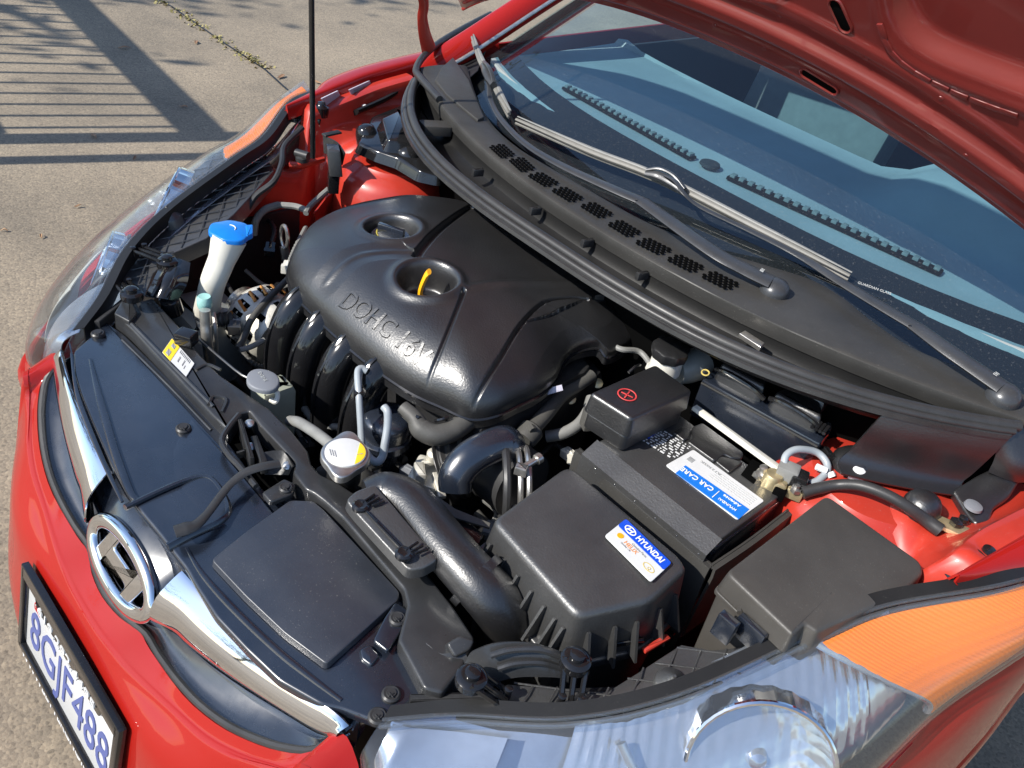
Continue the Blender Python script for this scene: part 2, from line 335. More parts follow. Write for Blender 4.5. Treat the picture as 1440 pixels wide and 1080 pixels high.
# trees beyond the frame: one drops dappled shade on the far ground
def tree(x, y, h, cr, seed, label, nleaf=5200):
    rg = random.Random(seed); e = bpy.data.objects.new('tree', None); COL.objects.link(e); e.location = (x, y, 0); e['label'] = label; e['category'] = 'tree'; e['group'] = 'trees beyond the fence'
    gs = [tube([V(0, 0, -.1), V(.08, .05, h*.25), V(-.05, .1, h*.5), V(.05, 0, h*.8)], [.20, .15, .10, .04], 9, 5)]; tips = []
    for i in range(11):
        a = rg.uniform(0, 6.28); z0 = h*rg.uniform(.32, .6); L = cr*rg.uniform(.6, 1.0); p0 = V(0, .05, z0); p2 = V(math.cos(a)*L, math.sin(a)*L, z0+h*rg.uniform(.1, .38)); p1 = (p0+p2)/2+V(0, 0, .25)
        gs.append(tube([p0, p1, p2], [.07, .045, .015], 6, 4)); tips += [p1, p2]
    tips.append(V(0, 0, h*.92)); obj('trunk', (fuse(*gs), 'bark'), e)
    Vs = []; Fs = []
    for i in range(nleaf):
        t = rg.choice(tips); p = t+V(rg.gauss(0, .42), rg.gauss(0, .42), rg.gauss(0, .32))*(cr/2.2)
        n = V(rg.uniform(-1, 1), rg.uniform(-1, 1), rg.uniform(-1, 1)).normalized(); a = n.orthogonal().normalized(); b = n.cross(a); sz = rg.uniform(.05, .11); k = len(Vs)
        Vs += [p-a*sz, p-b*sz*.4, p+a*sz, p+b*sz*.4]; Fs.append((k, k+1, k+2, k+3))
    obj('crown', ((Vs, Fs), 'leaf'), e, ang=180)
tc_ = caster(345, -12, 4.6); tree(tc_.x, tc_.y, 5.8, 1.25, 3, 'leafy tree throwing dappled shade past the fence', 900)
tc2 = caster(700, -170, 4.6); tree(tc2.x, tc2.y, 6.0, 1.5, 5, 'second slender tree behind the fence', 900)
for i, (x, y, h, lb) in enumerate(((-16, -20, 8, 'broad tree farthest along the fence side'), (-7, -24, 9, 'tall broad tree facing the passenger headlight'), (3, -26, 8, 'broad tree straight ahead of the grille'), (12, -24, 9, 'tall broad tree facing the driver headlight'), (22, -16, 8, 'broad tree on the driver side of the car'))): tree(x, y, h, 3.4, 20+i, lb, 3800)
# weeds along the crack, fallen leaves
wv = []; wf = []; rg = random.Random(11)
seg = [((222, 0), (232, 8)), ((250, 14), (283, 40)), ((300, 52), (318, 63)), ((325, 68), (372, 95)), ((345, 78), (368, 94))]
for a, b in seg:
    pa, pb = P(*a, 0), P(*b, 0); L = (pb-pa).length
    for i in range(int(260*L)):
        q = pa.lerp(pb, rg.random())+V(rg.gauss(0, .025), rg.gauss(0, .025), 0); h = rg.uniform(.003, .014); d = V(rg.uniform(-1, 1), rg.uniform(-1, 1), 0).normalized(); k = len(wv); s = d.cross(Z)*rg.uniform(.003, .009)
        wv += [q-s, q+s, q+s*.6+d*h*1.2+Z*h, q-s*.6+d*h*1.2+Z*h]; wf.append((k, k+1, k+2, k+3))
obj('weeds', ((wv, wf), 'weed'), label='low yellow green weeds growing along the pavement crack', ang=180, kind='stuff', cat='weeds')
obj('pavement_crack', (grid([[P(x, y, .004)+off for x, y in ((212, -8), (240, 8), (283, 38), (318, 62), (372, 97), (395, 118), (420, 140))] for off in (V(0, -.006, 0), V(.004, .006, 0))]), 'channel_black'), kind='structure')
lv = [((132, 191), .045, 'dry brown leaf curled on the ground beside the post shadow'), ((175, 67), .05, 'pale tan leaf lying past the fence shadow'), ((276, 59), .05, 'tan leaf lying near the weedy crack'), ((258, 150), .035, 'small dry leaf lying on the wide rail shadow'), ((395, 108), .06, 'orange tan leaf lying beyond the crack'), ((447, 116), .05, 'flat tan leaf beside the red fender'), ((110, 290), .022, 'small dark leaf fragment on sunlit ground'), ((58, 332), .02, 'tiny dark leaf scrap lying on open sunlit ground'), ((6, 324), .02, 'dark twig scrap on the bare sunlit ground'), ((190, 222), .03, 'tan leaf lying against the headlight end of the post shadow')]
for i, ((px, py), sz, lb) in enumerate(lv):
    c = P(px, py, .006); a = i*1.3; u = V(math.cos(a), math.sin(a), 0); v = u.cross(Z); prof = [(-1, 0), (-.6, .45), (0, .6), (.5, .35), (1, 0)]
    sz *= .6; rows = [[c+u*(sz*t)+v*(sz*.5*wd*k)+Z*(.006*abs(k)*abs(wd)+.003*math.sin(3*t+i)+.002) for k in (-1, -.5, 0, .5, 1)] for t, wd in prof]
    obj('fallen_leaf', (grid(rows, .0012), 'dry_leaf'), label=lb, cat='leaf', group='fallen leaves on the ground', ang=60)

# ================================================================== CAR
CAR = bpy.data.objects.new('car', None); COL.objects.link(CAR); CAR['label'] = 'red sedan with raised bonnet and exposed engine bay'; CAR['category'] = 'car'
def empty(name, label=None, parent=None):
    e = bpy.data.objects.new(name, None); COL.objects.link(e); e.parent = parent or CAR
    if label: e['label'] = label
    return e
def sub(name, parts, parent, label=None, **k): return obj(name, parts, parent, label, **k)
# ---- front bumper
lipd = [(141, 831, .585), (171, 869, .585), (199, 890, .588), (214, 915, .590), (260, 976, .600), (306, 1016, .612), (351, 1040, .628), (397, 1055, .645), (440, 1058, .662)]
lip = PP(lipd); lip[0].x = 0
HLt = [0, .10, .25, .42, .68, .80, 1]
HU = PP([(533, 1022, .71), (640, 1015, .727), (800, 1020, .753), (960, 985, .782), (1150, 900, .826), (1250, 860, .847), (1398, 834, .881)])+[V(.828, .80, .885)]
HL = [V(.432, .085, .675), V(.50, .065, .60), V(.60, .10, .575), V(.70, .20, .59), V(.765, .33, .635), V(.808, .50, .70), V(.822, .64, .735), V(.845, .77, .79), V(.838, .83, .855)]
half = lip+[V(.395, .078, .685), V(.428, .078, .672)]+HL[1:7]
def mirh(h, dup=True): return [V(-p.x, p.y, p.z) for p in h[:0:-1]]+list(h)
def yb(x, c): return c+.78*max(0, abs(x)-.2)**1.59 if abs(x) < .62 else c+.196+(abs(x)-.62)*1.5
r0 = half
r1 = [V(p.x, min(p.y-.016, max(-.049+.5*p.x*p.x, p.y-.05)), p.z-.018) for p in half]
r1a = [q+V(0, .006, .0035) for q in r1]; r1b = [q+V(0, -.006, -.0075) for q in r1]
r2 = [V(p.x*1.0, yb(p.x, -.062), min(.540, p.z-.05)) for p in half]
r3 = [V(p.x*1.01, yb(p.x, -.078), .46) for p in half]; r4 = [V(p.x*1.01, yb(p.x, -.094), .36) for p in half]; r5 = [V(p.x*1.0, yb(p.x, -.09), .22) for p in half]; r6 = [V(p.x*.99, yb(p.x, -.04), .16) for p in half]
part('front_bumper', (grid([mirh(r) for r in (r0, r1a, r1, r1b, r2, r3, r4, r5, r6)], .004, n2=3, n1=4), 'red_paint'), 'glossy red front bumper wrapping below the grille')
# ---- grille: recess, lip seal, chrome wings
gr = empty('grille', 'black grille panel with chrome wings and oval badge')
cl = lambda x: V(x, -.004+.53*x*x, .64+.06*max(0, abs(x)-.3)); cu = lambda x: V(x, .030+.32*x*x, .697+.02*abs(x))
xs = [0, .05, .09, .13, .18, .23, .28, .325, .358, .385, .40]
rec = []
lipc = catmull(lip+[V(.395, .078, .685)], 4)
def lip_at(x):
    for a, b in zip(lipc, lipc[1:]):
        if a.x <= x <= b.x: return a.lerp(b, (x-a.x)/(b.x-a.x+1e-9))
    return lipc[-1]
rows = [[cl(x)+V(0, .012, 0) for x in xs], [(cl(x)+lip_at(x))/2+V(0, .030, .006) for x in xs], [lip_at(x)+V(0, .022, .0) for x in xs], [lip_at(x)+V(0, .004, -.004) for x in xs]]
sub('grille_panel', (grid([mirh(r) for r in rows], .003, n1=3, n2=2), 'satin_black'), gr)
sub('backing', (grid([mirh([cl(x)+V(0, .016, -.002) for x in xs]), mirh([cu(x)+V(0, .016, .004) for x in xs])], .002, n2=2), 'satin_black'), gr)
sub('lip_seal', (tube(mirh([lip_at(x)+V(0, .003, .002) for x in xs]), .005, 8, 3), 'rubber'), gr)
for s in (1, -1):
    u = [V(.105, .034, .697)]+[cu(x) for x in (.14, .19, .25, .306, .355, .385)]+[V(.398, .082, .699)]
    lo = [V(.098, -.006, .632)]+[cl(x) for x in (.139, .17, .224, .276, .327, .365)]+[V(.392, .080, .672)]
    mid = [(a+b)/2+V(0, -.009, .004) for a, b in zip(u, lo)]; back = [p+V(0, .012, -.004) for p in lo]
    g = grid([[p+V(0, .004, -.004) for p in u], u, mid, lo, back], .002, n1=4, n2=4)
    sub('chrome_wing', (side(g, s), 'chrome'), gr, 'bright chrome grille wing')
# emblem
EC = PY(171, 796.5, -.002); EX = V(1, 0, 0); EV = V(0, math.sin(R(22)), math.cos(R(22))); EN = EX.cross(EV)
def el(t, a=.083, b=.040, d=0): return EC+EX*(a*math.cos(t))+EV*(b*math.sin(t))+EN*d
ring = tube([el(2*math.pi*k/32) for k in range(32)], 0.0115, 14, 2, sq=.75, up=EN, closed=True)
band = grid([[el(2*math.pi*k/48, .083*q, .040*q, d) for k in range(49)] for q, d in ((1.06, -.002), (1.08, -.014), (1.10, -.03))], n2=1)
def stroke(pts, wd, th): return tube([EC+EX*x+EV*y+EN*z for x, y, z in pts], wd, 8, 6, sq=th, up=EN)
HP_ = [(-.064, -.020), (-.042, -.034), (-.034, -.012), (.0245, -.012), (.014, -.0395), (.040, -.035), (.064, .020), (.042, .034), (.034, .012), (-.0245, .012), (-.014, .0395), (-.040, .035)]
h1 = prism(rnd([EC+EX*x+EV*y+EN*.004 for x, y in HP_], .005, 4), .010, .0035, seg=4, down=-EN)
em = obj('emblem', [(ring, 'chrome'), (band, 'chrome'), (h1, 'chrome')], gr, 'oval chrome badge with slanted letter H')
bk = [[el(2*math.pi*k/32, .083*q, .040*q, -.012) for k in range(33)] for q in (1.0, .5, .02)]
sub('badge_backing', (grid(bk), 'gloss_black'), gr)
arc0 = [el(math.pi*(1-k/12), .090, .047, -.006) for k in range(13)]
def arc(wx, y, zt, zb): return [V(-wx*math.cos(math.pi*k/12), y, zb+(zt-zb)*math.sin(math.pi*k/12)**.7) for k in range(13)]
hump = [arc0, arc(.098, .035, .688, .655), arc(.115, .075, .705, .675), arc(.14, .12, .714, .69), arc(.16, .17, .716, .70)]
# ---- number plate
pl = empty('number_plate', 'white licence plate with blue characters in a black frame')
XD = V(1, 0, 0); YD = V(0, .031, .163).normalized(); ND = XD.cross(YD); O = V(-.150, -.106, .380)
pq = [O+XD*x+YD*y for x, y in ((.004, .004), (.306, .004), (.306, .156), (.004, .156))]
sub('plate', [(prism(rnd(pq, .01), .002, .0006, down=-ND), 'plate_white'), (text('8GJF488', .100, O+XD*.020+YD*.026+ND*.0008, XD, YD, .0008, .0, width=.264), 'plate_blue'), (text('California', .02, O+XD*.03+YD*.100+ND*.0006, XD, YD, .0003, width=.02), 'print_red')], pl)
fr = []
for a, b, wd in (((-.002, .0), (.312, .0), .010), ((-.002, .150), (.312, .150), .022), ((.0, -.004), (.0, .160), .012), ((.310, -.004), (.310, .160), .014)):
    fr.append(bar(O+XD*a[0]+YD*a[1]+ND*.003, O+XD*b[0]+YD*b[1]+ND*.003, wd, .010, up=ND))
fr.append(prism(rnd([O+XD*x+YD*y+ND*.004 for x, y in ((.03, .145), (.27, .145), (.255, .116), (.045, .116))], .006), .005, .001, down=-ND))
fr.append(prism([O+XD*x+YD*y+ND*.003 for x, y in ((-.002, -.018), (.312, -.018), (.312, .004), (-.002, .004))], .005, .001, down=-ND))
sub('plate_frame', [(fuse(*fr), 'gloss_black'), (text('619.292.4495', .022, O+XD*.055+YD*.1205+ND*.0062, XD, YD, .0010, .0, width=.19), 'paper'), (text('WWWBETTERCHOICE.CO', .021, O+XD*.006-YD*.0175+ND*.0045, XD, YD, .0010, .01, width=.298), 'paper')], pl)

# ---- headlights
def lerpn(t): return V(.30+.55*t, -.85+.75*t, .40+.06*t).normalized()
def headlight(s):
    h = empty('headlight', ('clear driver headlight with amber corner beside the fuse box' if s > 0 else 'clear passenger headlight with amber corner beside the washer filler'))
    N = 40; u = catmull(HU, 8); l = catmull(HL, 8)
    def at(c, t): f = t*(len(c)-1); i = min(int(f), len(c)-2); return c[i].lerp(c[i+1], f-i)
    def srf(bul, dep, t0=0, t1=1, v0=0, v1=1, nt=40, nv=10, ins=0.):
        rows = []
        for i in range(nv+1):
            v = v0+(v1-v0)*i/nv; row = []
            for j in range(nt+1):
                t = t0+(t1-t0)*j/nt; vv = ins+(1-2*ins)*v; row.append(at(u, t).lerp(at(l, t), vv)+lerpn(t)*(bul*math.sin(math.pi*min(1, vv*1.0))**.8*(1 if t > .06 else .4+10*t)-dep))
            rows.append(row)
        return rows
    sub('lens', (side(grid(srf(.042, 0), .003), s), 'lens_clear'), h)
    # reflector shell, bowls and amber insert behind the lens
    sub('bezel', (side(grid(srf(.020, .050, 0, 1.0), .002), s), 'bezel_blue'), h)
    sh = srf(.026, .036, .30, .735, .02, .98, 100, 34)
    for i, row in enumerate(sh):
        for j, p in enumerate(row): p += lerpn(.55)*(.0009*((j//2) % 2)+.0008*((i//4) % 2))*(1 if j < 84 else .25)
    sub('chrome_shell', (side(grid(sh, .002), s), 'chrome_soft'), h, 'pale silver reflector shell with moulded facets', ang=12)
    sub('chrome_shell', (side(grid(srf(.030, .022, .02, .22, .10, .92, 20, 12), .002), s), 'bezel_blue'), h)
    fl = srf(.034, .016, .26, .375, .42, .97, 40, 14)
    for row in fl:
        for j, p in enumerate(row): p += lerpn(.3)*(.0012*(j % 2))
    sub('fluted_reflector', (side(grid(fl, .002), s), 'flute'), h, 'pale fluted daytime lamp strip', ang=12)
    def pt(t, v, bul, dep): return at(u, t).lerp(at(l, t), v)+lerpn(t)*(bul*math.sin(math.pi*v)**.8-dep)
    am = []
    for i in range(41):
        v = .03+.85*i/40; t0 = .575+.165*math.sin(math.pi/2*i/40); am.append([pt(t0+(.975-t0)*j/90, v, .038, .007-.0007*(j % 2)-.0004*((i//2) % 2)) for j in range(91)])
    sub('amber_reflector', (side(grid(am, .003), s), 'amber'), h, 'orange side reflector with fine prism texture', ang=8)
    sub('amber_seam', (side(tube([am[int(40*(1-k/12))][int(30+50*k/12)]+lerpn(.8)*.0012 for k in range(2, 12)], .0010, 5, 2), s), 'yellow_plastic'), h)
    ar = [am[i][0]-lerpn(.6)*.003 for i in range(0, 41, 4)]; sub('amber_rim', (side(tube(ar, .006, 8, 2), s), 'bezel_blue'), h)
    pr = [(.012, -.045), (.030, -.040), (.048, -.026), (.060, -.006), (.064, .012), (.067, .012), (.069, -.01)]
    for t, v, sc in ((.52, .50, 1.25), (.40, .62, .9)):
        c = at(u, t).lerp(at(l, t), v)-lerpn(t)*.004; ax = (lerpn(t)+V(.0, -.35, 0)).normalized()
        sub('reflector_bowl', (side(lathe(c, ax, [(q*sc, d*sc) for q, d in pr[:5]]+[(.067*sc, .012*sc), (.070*sc, -.01*sc), (.03*sc, -.06*sc), (.004, -.062*sc)], 96, scallop=.012, ns=24), s), 'bowl'), h, ang=20); sub('bowl_rim', (side(tube([c+(ax.orthogonal().normalized()*math.cos(k)+ax.cross(ax.orthogonal().normalized())*math.sin(k))*.066*sc+ax*.012*sc for k in np.linspace(0, 6.283, 40, endpoint=False)], .0035, 8, 1, closed=True), s), 'chrome'), h); sub('bulb_cap', (side(lathe(c, ax, [(.012, -.04), (.013, -.01), (.010, .002), (.003, .006)], 18), s), 'bezel_blue'), h)
    bd = [at(u, .36+.12*k/8).lerp(at(l, .36+.12*k/8), .12+.75*k/8)+lerpn(.45)*.002 for k in range(9)]
    sub('divider', (side(tube(bd, .006, 8, 3, sq=.6), s), 'bezel_blue'), h)
    # lens flange strips on the upper edge
    inn = [p+V(-.30, .70, .45).lerp(V(-.85, .25, .45), min(1, i/45)).normalized()*.008 for i, p in enumerate(u)]
    sub('lens_flange', (side(fuse(tube([p+V(0, 0, .001) for p in u], .0035, 8, 1), tube([p*1 + (q-p)*1.0+V(0, 0, -.001) for p, q in zip(u, inn)], .0028, 8, 1)), s), 'lens_edge'), h)
    out2 = [p+(q-p).normalized()*.028+V(0, 0, -.006) for p, q in zip(u, inn)]
    sub('housing_flange', (side(grid([[q+V(0, 0, .001) for q in inn], out2, [q+V(0, 0, -.03) for q in out2]], .002), s), 'channel_black'), h)
    # ribbed back of the housing
    if s > 0:
        bo = PP([(640, 998, .712), (690, 978, .716), (716, 962, .720), (853, 973, .738), (904, 941, .752), (958, 906, .765), (1000, 914, .772), (1060, 908, .780), (1112, 906, .790), (1100, 922, .790), (1040, 950, .778), (960, 985, .764), (880, 1008, .750), (800, 1014, .738), (700, 1008, .722)])
    else:
        bo = [V(-p.x, p.y, p.z) for p in PP([(355, 178, .80), (290, 225, .775), (240, 268, .755), (200, 330, .74), (170, 400, .725), (200, 425, .715), (215, 385, .73), (245, 355, .745), (290, 335, .765), (330, 300, .785), (385, 240, .80)])]
    bp_ = prism(bo, .03, .002); rb = []
    c0 = sum(bo, V(0, 0, 0))/len(bo); nrm = pnorm(bo); nrm = nrm if nrm.z > 0 else -nrm
    def inside(p):
        k = False; n = len(bo)
        for i in range(n):
            a, b = bo[i], bo[i-1]
            if (a.y > p.y) != (b.y > p.y) and p.x < (b.x-a.x)*(p.y-a.y)/(b.y-a.y)+a.x: k = not k
        return k
    def zpl(x, y):   # least squares plane
        return PLN[0]*x+PLN[1]*y+PLN[2]
    A = np.array([[p.x, p.y, 1] for p in bo]); PLN = np.linalg.lstsq(A, np.array([p.z for p in bo]), rcond=None)[0]
    for (d, o_) in ((V(.8, .6, 0), V(-.6, .8, 0)), (V(-.35, .94, 0), V(.94, .35, 0))):
        for k in range(-14, 15):
            run = []
            for t in range(-60, 61):
                q = c0+o_*(k*.026)+d*(t*.006)
                if inside(q): run.append(V(q.x, q.y, zpl(q.x, q.y)+.002))
                elif len(run) > 3: rb.append(tube([run[0], run[-1]], .0012, 5, 1)); run = []
                else: run = []
            if len(run) > 3: rb.append(tube([run[0], run[-1]], .0012, 5, 1))
    sub('housing_back', (side(fuse(bp_, *rb), s), 'box_plastic'), h, 'black housing back with diamond ribs')
    cc = P(943, 962, .762) if s > 0 else P(240, 306, .765); cc = V(abs(cc.x), cc.y, cc.z)
    prf = [(.020*(1-k/12), .0022*k+(.0012 if k % 2 else 0)) for k in range(12)]
    sub('aiming_cone', (side(lathe(cc, V(.1, -.25, 1), [(.022, -.02)]+prf, 24), s), 'box_plastic'), h)
    # mounting brackets with bolts
    for a, b in (((664, 950, .765), (712, 985, .735)), ((811, 925, .785), (803, 985, .75))) if s > 0 else (((235, 365, .775), (195, 350, .755)), ((185, 410, .765), (172, 398, .73))):
        pa, pb = P(*a), P(*b); pa.x = abs(pa.x); pb.x = abs(pb.x); dd = (pb-pa); sd = dd.cross(Z).normalized()
        g = [tube([pa+sd*k*.013, pb+sd*k*.011], .0035, 6, 1) for k in (-1, 0, 1)]+[lathe(pa-Z*.012, Z, [(.018, 0), (.018, .010), (.014, .013), (.009, .013), (.009, .019), (.005, .021)], 18)]
        g += [tube([pa+dd*q+sd*k*.011, pa+dd*q+Z*-.004, pa+dd*q-sd*k*.011], .003, 6, 3) for q, k in ((.22, 1), (.32, 1))]+[lathe(pb+sd*k*.011, Z, [(.005, -.01), (.005, .007), (.003, .008)], 10) for k in (-1, 1)]
        sub('mounting_bracket', (side(fuse(*g), s), 'gloss_black'), h)
headlight(1); headlight(-1)

# ---- fenders with wheel arch side
def fend(y):   # inner top edge at the bonnet gap
    return V(.755+.22*(y-.70) if y < .98 else .8166+.02*(y-.98), y, .893+.10*(y-.70))
for s in (1, -1):
    rows = []
    for y, k in ((.695, 0), (.72, .12), (.76, .25), (.80, .4), (.835, .8), (.88, 1), (.95, 1), (1.05, 1), (1.18, 1), (1.35, 1)):
        e = fend(y); q = [V(-.012, 0, -.028), V(-.004, 0, -.004), V(.010, 0, .003), V(.055, 0, -.006), V(.09, 0, -.05), V(.105, 0, -.14)]
        q = [q[0], q[1]]+[v*max(k, .02) for v in q[2:]]; f = [V(.895, y, .60), V(.90, y, .42)] if k > .7 else [q[-1]+e+V(0, 0, -.01)]*2
        rows.append([e+v for v in q]+f)
    fr0 = [HL[6], V(.845, .68, .70), V(.86, .64, .66), V(.87, .62, .60), V(.875, .6, .5), V(.88, .6, .42)]
    g = grid(rows, .003, n1=3, n2=4)
    ff = grid([[HL[3]+V(.0, 0, -.004), HL[4]+V(0, 0, -.004), HL[5]+V(0, 0, -.004), HL[6]+V(0, 0, -.004), HL[7]+V(.004, 0, -.004), V(.858, .80, .83)], [V(.74, .22, .53), V(.80, .34, .57), V(.835, .50, .63), V(.850, .64, .67), V(.865, .76, .73), V(.875, .83, .78)], [V(.75, .22, .40), V(.82, .34, .42), V(.86, .5, .5), V(.875, .64, .56), V(.885, .76, .60), V(.89, .84, .62)]], .003, n1=4, n2=4)
    part('fender', (side(fuse(g, ff), s), 'red_paint'), 'red front fender on the driver side' if s > 0 else 'red front fender with two pale stickers inside its edge')
# ---- inner aprons, shock towers
for s in (1, -1):
    rows = []
    for y in (.56, .60, .64, .70, .74, .78, .82, .86, .95, 1.05):
        e = fend(max(y, .70)); dz = -1.6*max(0, .70-y) if y > .56 else -.24; xo = -.15*max(0, .70-y)
        k = max(0, min(1, (y-.73)/.08)); k = k*k*(3-2*k); dz = 0 if y > .71 else -.10; xo = 0 if y > .71 else -.03
        hi = [V(e.x-.006, y, e.z-.02), V(e.x-.04, y, e.z-.022), V(e.x-.052, y, e.z-.055), V(e.x-.075, y, .832+.03*(y-.8)), V(.685, y, .822), V(.655, y, .832), V(.62, y, .812), V(.60, y, .74), V(.595, y, .58), V(.59, y, .30)]
        lo = [V(e.x-.006+xo, y, e.z-.02+dz), V(e.x-.03+xo, y, e.z-.022+dz), V(e.x-.040+xo, y, e.z-.05+dz), V(e.x-.050+xo, y, .80+dz), V(e.x-.055+xo, y, .76+dz), V(e.x-.058+xo, y, .72+dz), V(e.x-.060+xo, y, .67+dz), V(e.x-.064+xo, y, .60), V(e.x-.07+xo, y, .50), V(.60, y, .30)]
        rows.append([q.lerp(p, k) for p, q in zip(hi, lo)])
    part('inner_apron', (side(grid(rows, .002, n1=4, n2=3), s), 'bay_red'), 'red inner apron panel of the engine bay')
    tw = lathe(V(.585, .865, 0), Z, [(.152, .3), (.148, .60), (.142, .74), (.134, .785), (.118, .806), (.10, .812), (.092, .822), (.055, .828), (.02, .829)], 44)
    part('shock_tower', (side(tw, s), 'bay_red'), 'red domed shock tower')
# passenger apron details
part('apron_brace', (fuse(grid([PP([(540, 250, .79), (600, 240, .79), (612, 252, .79)]), PP([(565, 300, .70), (612, 290, .70), (636, 282, .70)])], .003), bar(P(597, 250, .80), P(585, 290, .70), .012, .01)), 'bay_red'), 'sunlit red brace between shock tower and firewall')
g = grid([PP([(440, 300, .745), (468, 268, .755), (508, 262, .765)]), PP([(448, 330, .68), (470, 305, .68), (520, 300, .68)])], .003, n1=3, n2=3)
part('side_member', (g, 'bay_red'), 'sunlit red frame rail beside the engine')
for (a, b, c, d), nm in ((((453, 139), (476, 128), (480, 136), (459, 149)), 'sticker'), (((489, 126), (518, 113), (523, 124), (494, 136)), 'sticker')):
    q = [P(x, y, .905 if i < 2 else .885) for i, (x, y) in enumerate((a, b, c, d))]
    n = pnorm(q); n = n if n.z > 0 else -n
    x_ = (q[1]-q[0]).normalized(); y_ = (q[0]-q[3]).normalized()
    bars = [bar(q[3]+(q[2]-q[3])*.15+(q[0]-q[3])*k+n*.0045, q[3]+(q[2]-q[3])*.85+(q[0]-q[3])*k+n*.0045, .0022, .0004, up=n, r=.0001) for k in (.3, .5, .7)]
    part('sticker', [(prism([p+n*.004 for p in q], .003, .0005), 'pale_label'), (fuse(*bars), 'print_grey')], 'small pale printed sticker on the fender edge')
# ---- engine bay floor, firewall
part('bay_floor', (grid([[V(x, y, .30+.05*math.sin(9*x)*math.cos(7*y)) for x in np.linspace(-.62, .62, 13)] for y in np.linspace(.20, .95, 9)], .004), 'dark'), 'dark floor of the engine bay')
def fsy(x): return .728+.25*(abs(x)/.68)**3
def l1y(x): return .835+.165*(abs(x)/.68)**2.2
X1 = [-.70, -.66, -.60, -.52, -.42, -.30, -.15, 0, .15, .30, .42, .52, .60, .66, .70]
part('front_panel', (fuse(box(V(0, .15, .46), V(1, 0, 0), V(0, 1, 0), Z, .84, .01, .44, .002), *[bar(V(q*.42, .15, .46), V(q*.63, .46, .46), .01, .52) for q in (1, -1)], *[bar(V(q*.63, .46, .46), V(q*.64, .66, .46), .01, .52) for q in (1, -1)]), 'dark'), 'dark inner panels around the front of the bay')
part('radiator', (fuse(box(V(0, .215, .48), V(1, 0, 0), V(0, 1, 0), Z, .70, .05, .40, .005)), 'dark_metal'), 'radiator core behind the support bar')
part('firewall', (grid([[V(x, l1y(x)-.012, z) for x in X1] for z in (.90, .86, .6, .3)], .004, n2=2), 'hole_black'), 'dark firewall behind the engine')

# ================================================================== COWL, GLASS, WIPERS
cw = empty('cowl_panel', 'black plastic cowl panel with vent holes below the windscreen')
WX = [-.72, -.6, -.5, -.4, -.3, -.2, -.1, 0, .08, .16, .24, .30, .36, .42, .50, .58, .66, .72]
WW = {-.72: .13, -.6: .11, -.5: .09, -.4: .075, -.3: .075, -.2: .09, -.1: .10, 0: .105, .08: .12, .16: .145, .24: .18, .30: .20, .36: .185, .42: .15, .50: .11, .58: .10, .66: .085, .72: .08}
top = [V(x, l1y(x), .957) for x in WX]; rear = [V(x, l1y(x)+WW[x], .950) for x in WX]
midr = [a.lerp(b, .5)+Z*.004 for a, b in zip(top, rear)]
lipf = [p+V(0, -.010, -.006) for p in top]; lipd_ = [p+V(0, -.006, -.028) for p in top]
sub('vent_panel', (grid([lipd_, lipf, top, midr, rear, [p+V(0, .006, -.012) for p in rear]], .003, n1=3, n2=3), 'dusty_plastic'), cw, 'dusty grey black vent panel strip')
sub('channel', (grid([[V(x, fsy(x)+.008, .935) for x in X1], [V(x, fsy(x)+.022, .906) for x in X1], [V(x, (fsy(x)+l1y(x))/2+.005, .897) for x in X1], [V(x, l1y(x)-.008, .905) for x in X1], [V(x, l1y(x)-.003, .935) for x in X1]], .003, n1=3, n2=3), 'channel_black'), cw)
clus = [(706, 211), (734, 230), (764, 251), (798, 272), (839, 294), (878, 320), (919, 345), (964, 369), (1013, 393)]
for i, (px, py) in enumerate(clus):
    c = P(px, py, .962); gs = []
    nx = 6 if i > 3 else 5
    for a in range(-3, 4):
        for b in range(-3, 4):
            x = (a+.5*(b % 2))*.0092; y = b*.0082
            if abs(x) > .026 or abs(y) > .020+.0: continue
            q = V(c.x+x, c.y+y+(x*.15 if c.x > .1 else -x*.25 if c.x < -.2 else 0), 0); t = (q.y-l1y(q.x)); fr_ = t/.09
            q.z = .9622 if True else 0; gs.append(lathe(q-Z*.0018, Z, [(.0037, 0), (.0037, .0012)], 8))
    sub('vent_hole_cluster', (fuse(*gs), 'hole_black'), cw)
# seals
sx = [-.69]+X1[1:-1]+[.69]
sp = [V(x, fsy(x), .947) for x in sx]
part('bonnet_seal', (fuse(tube(sp, .0085, 12, 4), tube([p+V(0, -.013, -.004) for p in sp], .0055, 10, 4)), 'rubber'), 'long grey black rubber bonnet seal along the cowl front')
part('cowl_flange', (grid([[p+V(0, -.012, -.006) for p in sp], [p+V(0, -.021, -.009) for p in sp], [p+V(0, -.022, -.014) for p in sp]], .002, n2=3), 'bar_black'), 'black cowl flange below the rubber seal')
ls = PP([(690, 20, .985), (655, 38, .975), (618, 60, .966), (595, 80, .962), (585, 98, .960), (590, 108, .960), (600, 120, .960), (618, 140, .960)])
part('corner_seal', (tube(ls, .008, 10, 5), 'rubber'), 'curved rubber seal at the passenger cowl corner')
part('corner_well', (grid([PP([(612, 70, .955), (665, 45, .972), (700, 30, .985)]), PP([(600, 110, .90), (640, 100, .92), (680, 80, .95)]), PP([(622, 130, .90), (650, 118, .93), (672, 100, .955)])], .002, n1=4, n2=4), 'dark'), 'dark recess at the passenger cowl corner')
part('corner_trim', (prism(PP([(637, 80, .962), (660, 112, .962), (681, 164, .962), (672, 168, .962), (628, 132, .962), (612, 112, .962), (620, 95, .962)]), .01, .003), 'dusty_plastic'), 'dusty trim piece at the passenger end of the cowl')
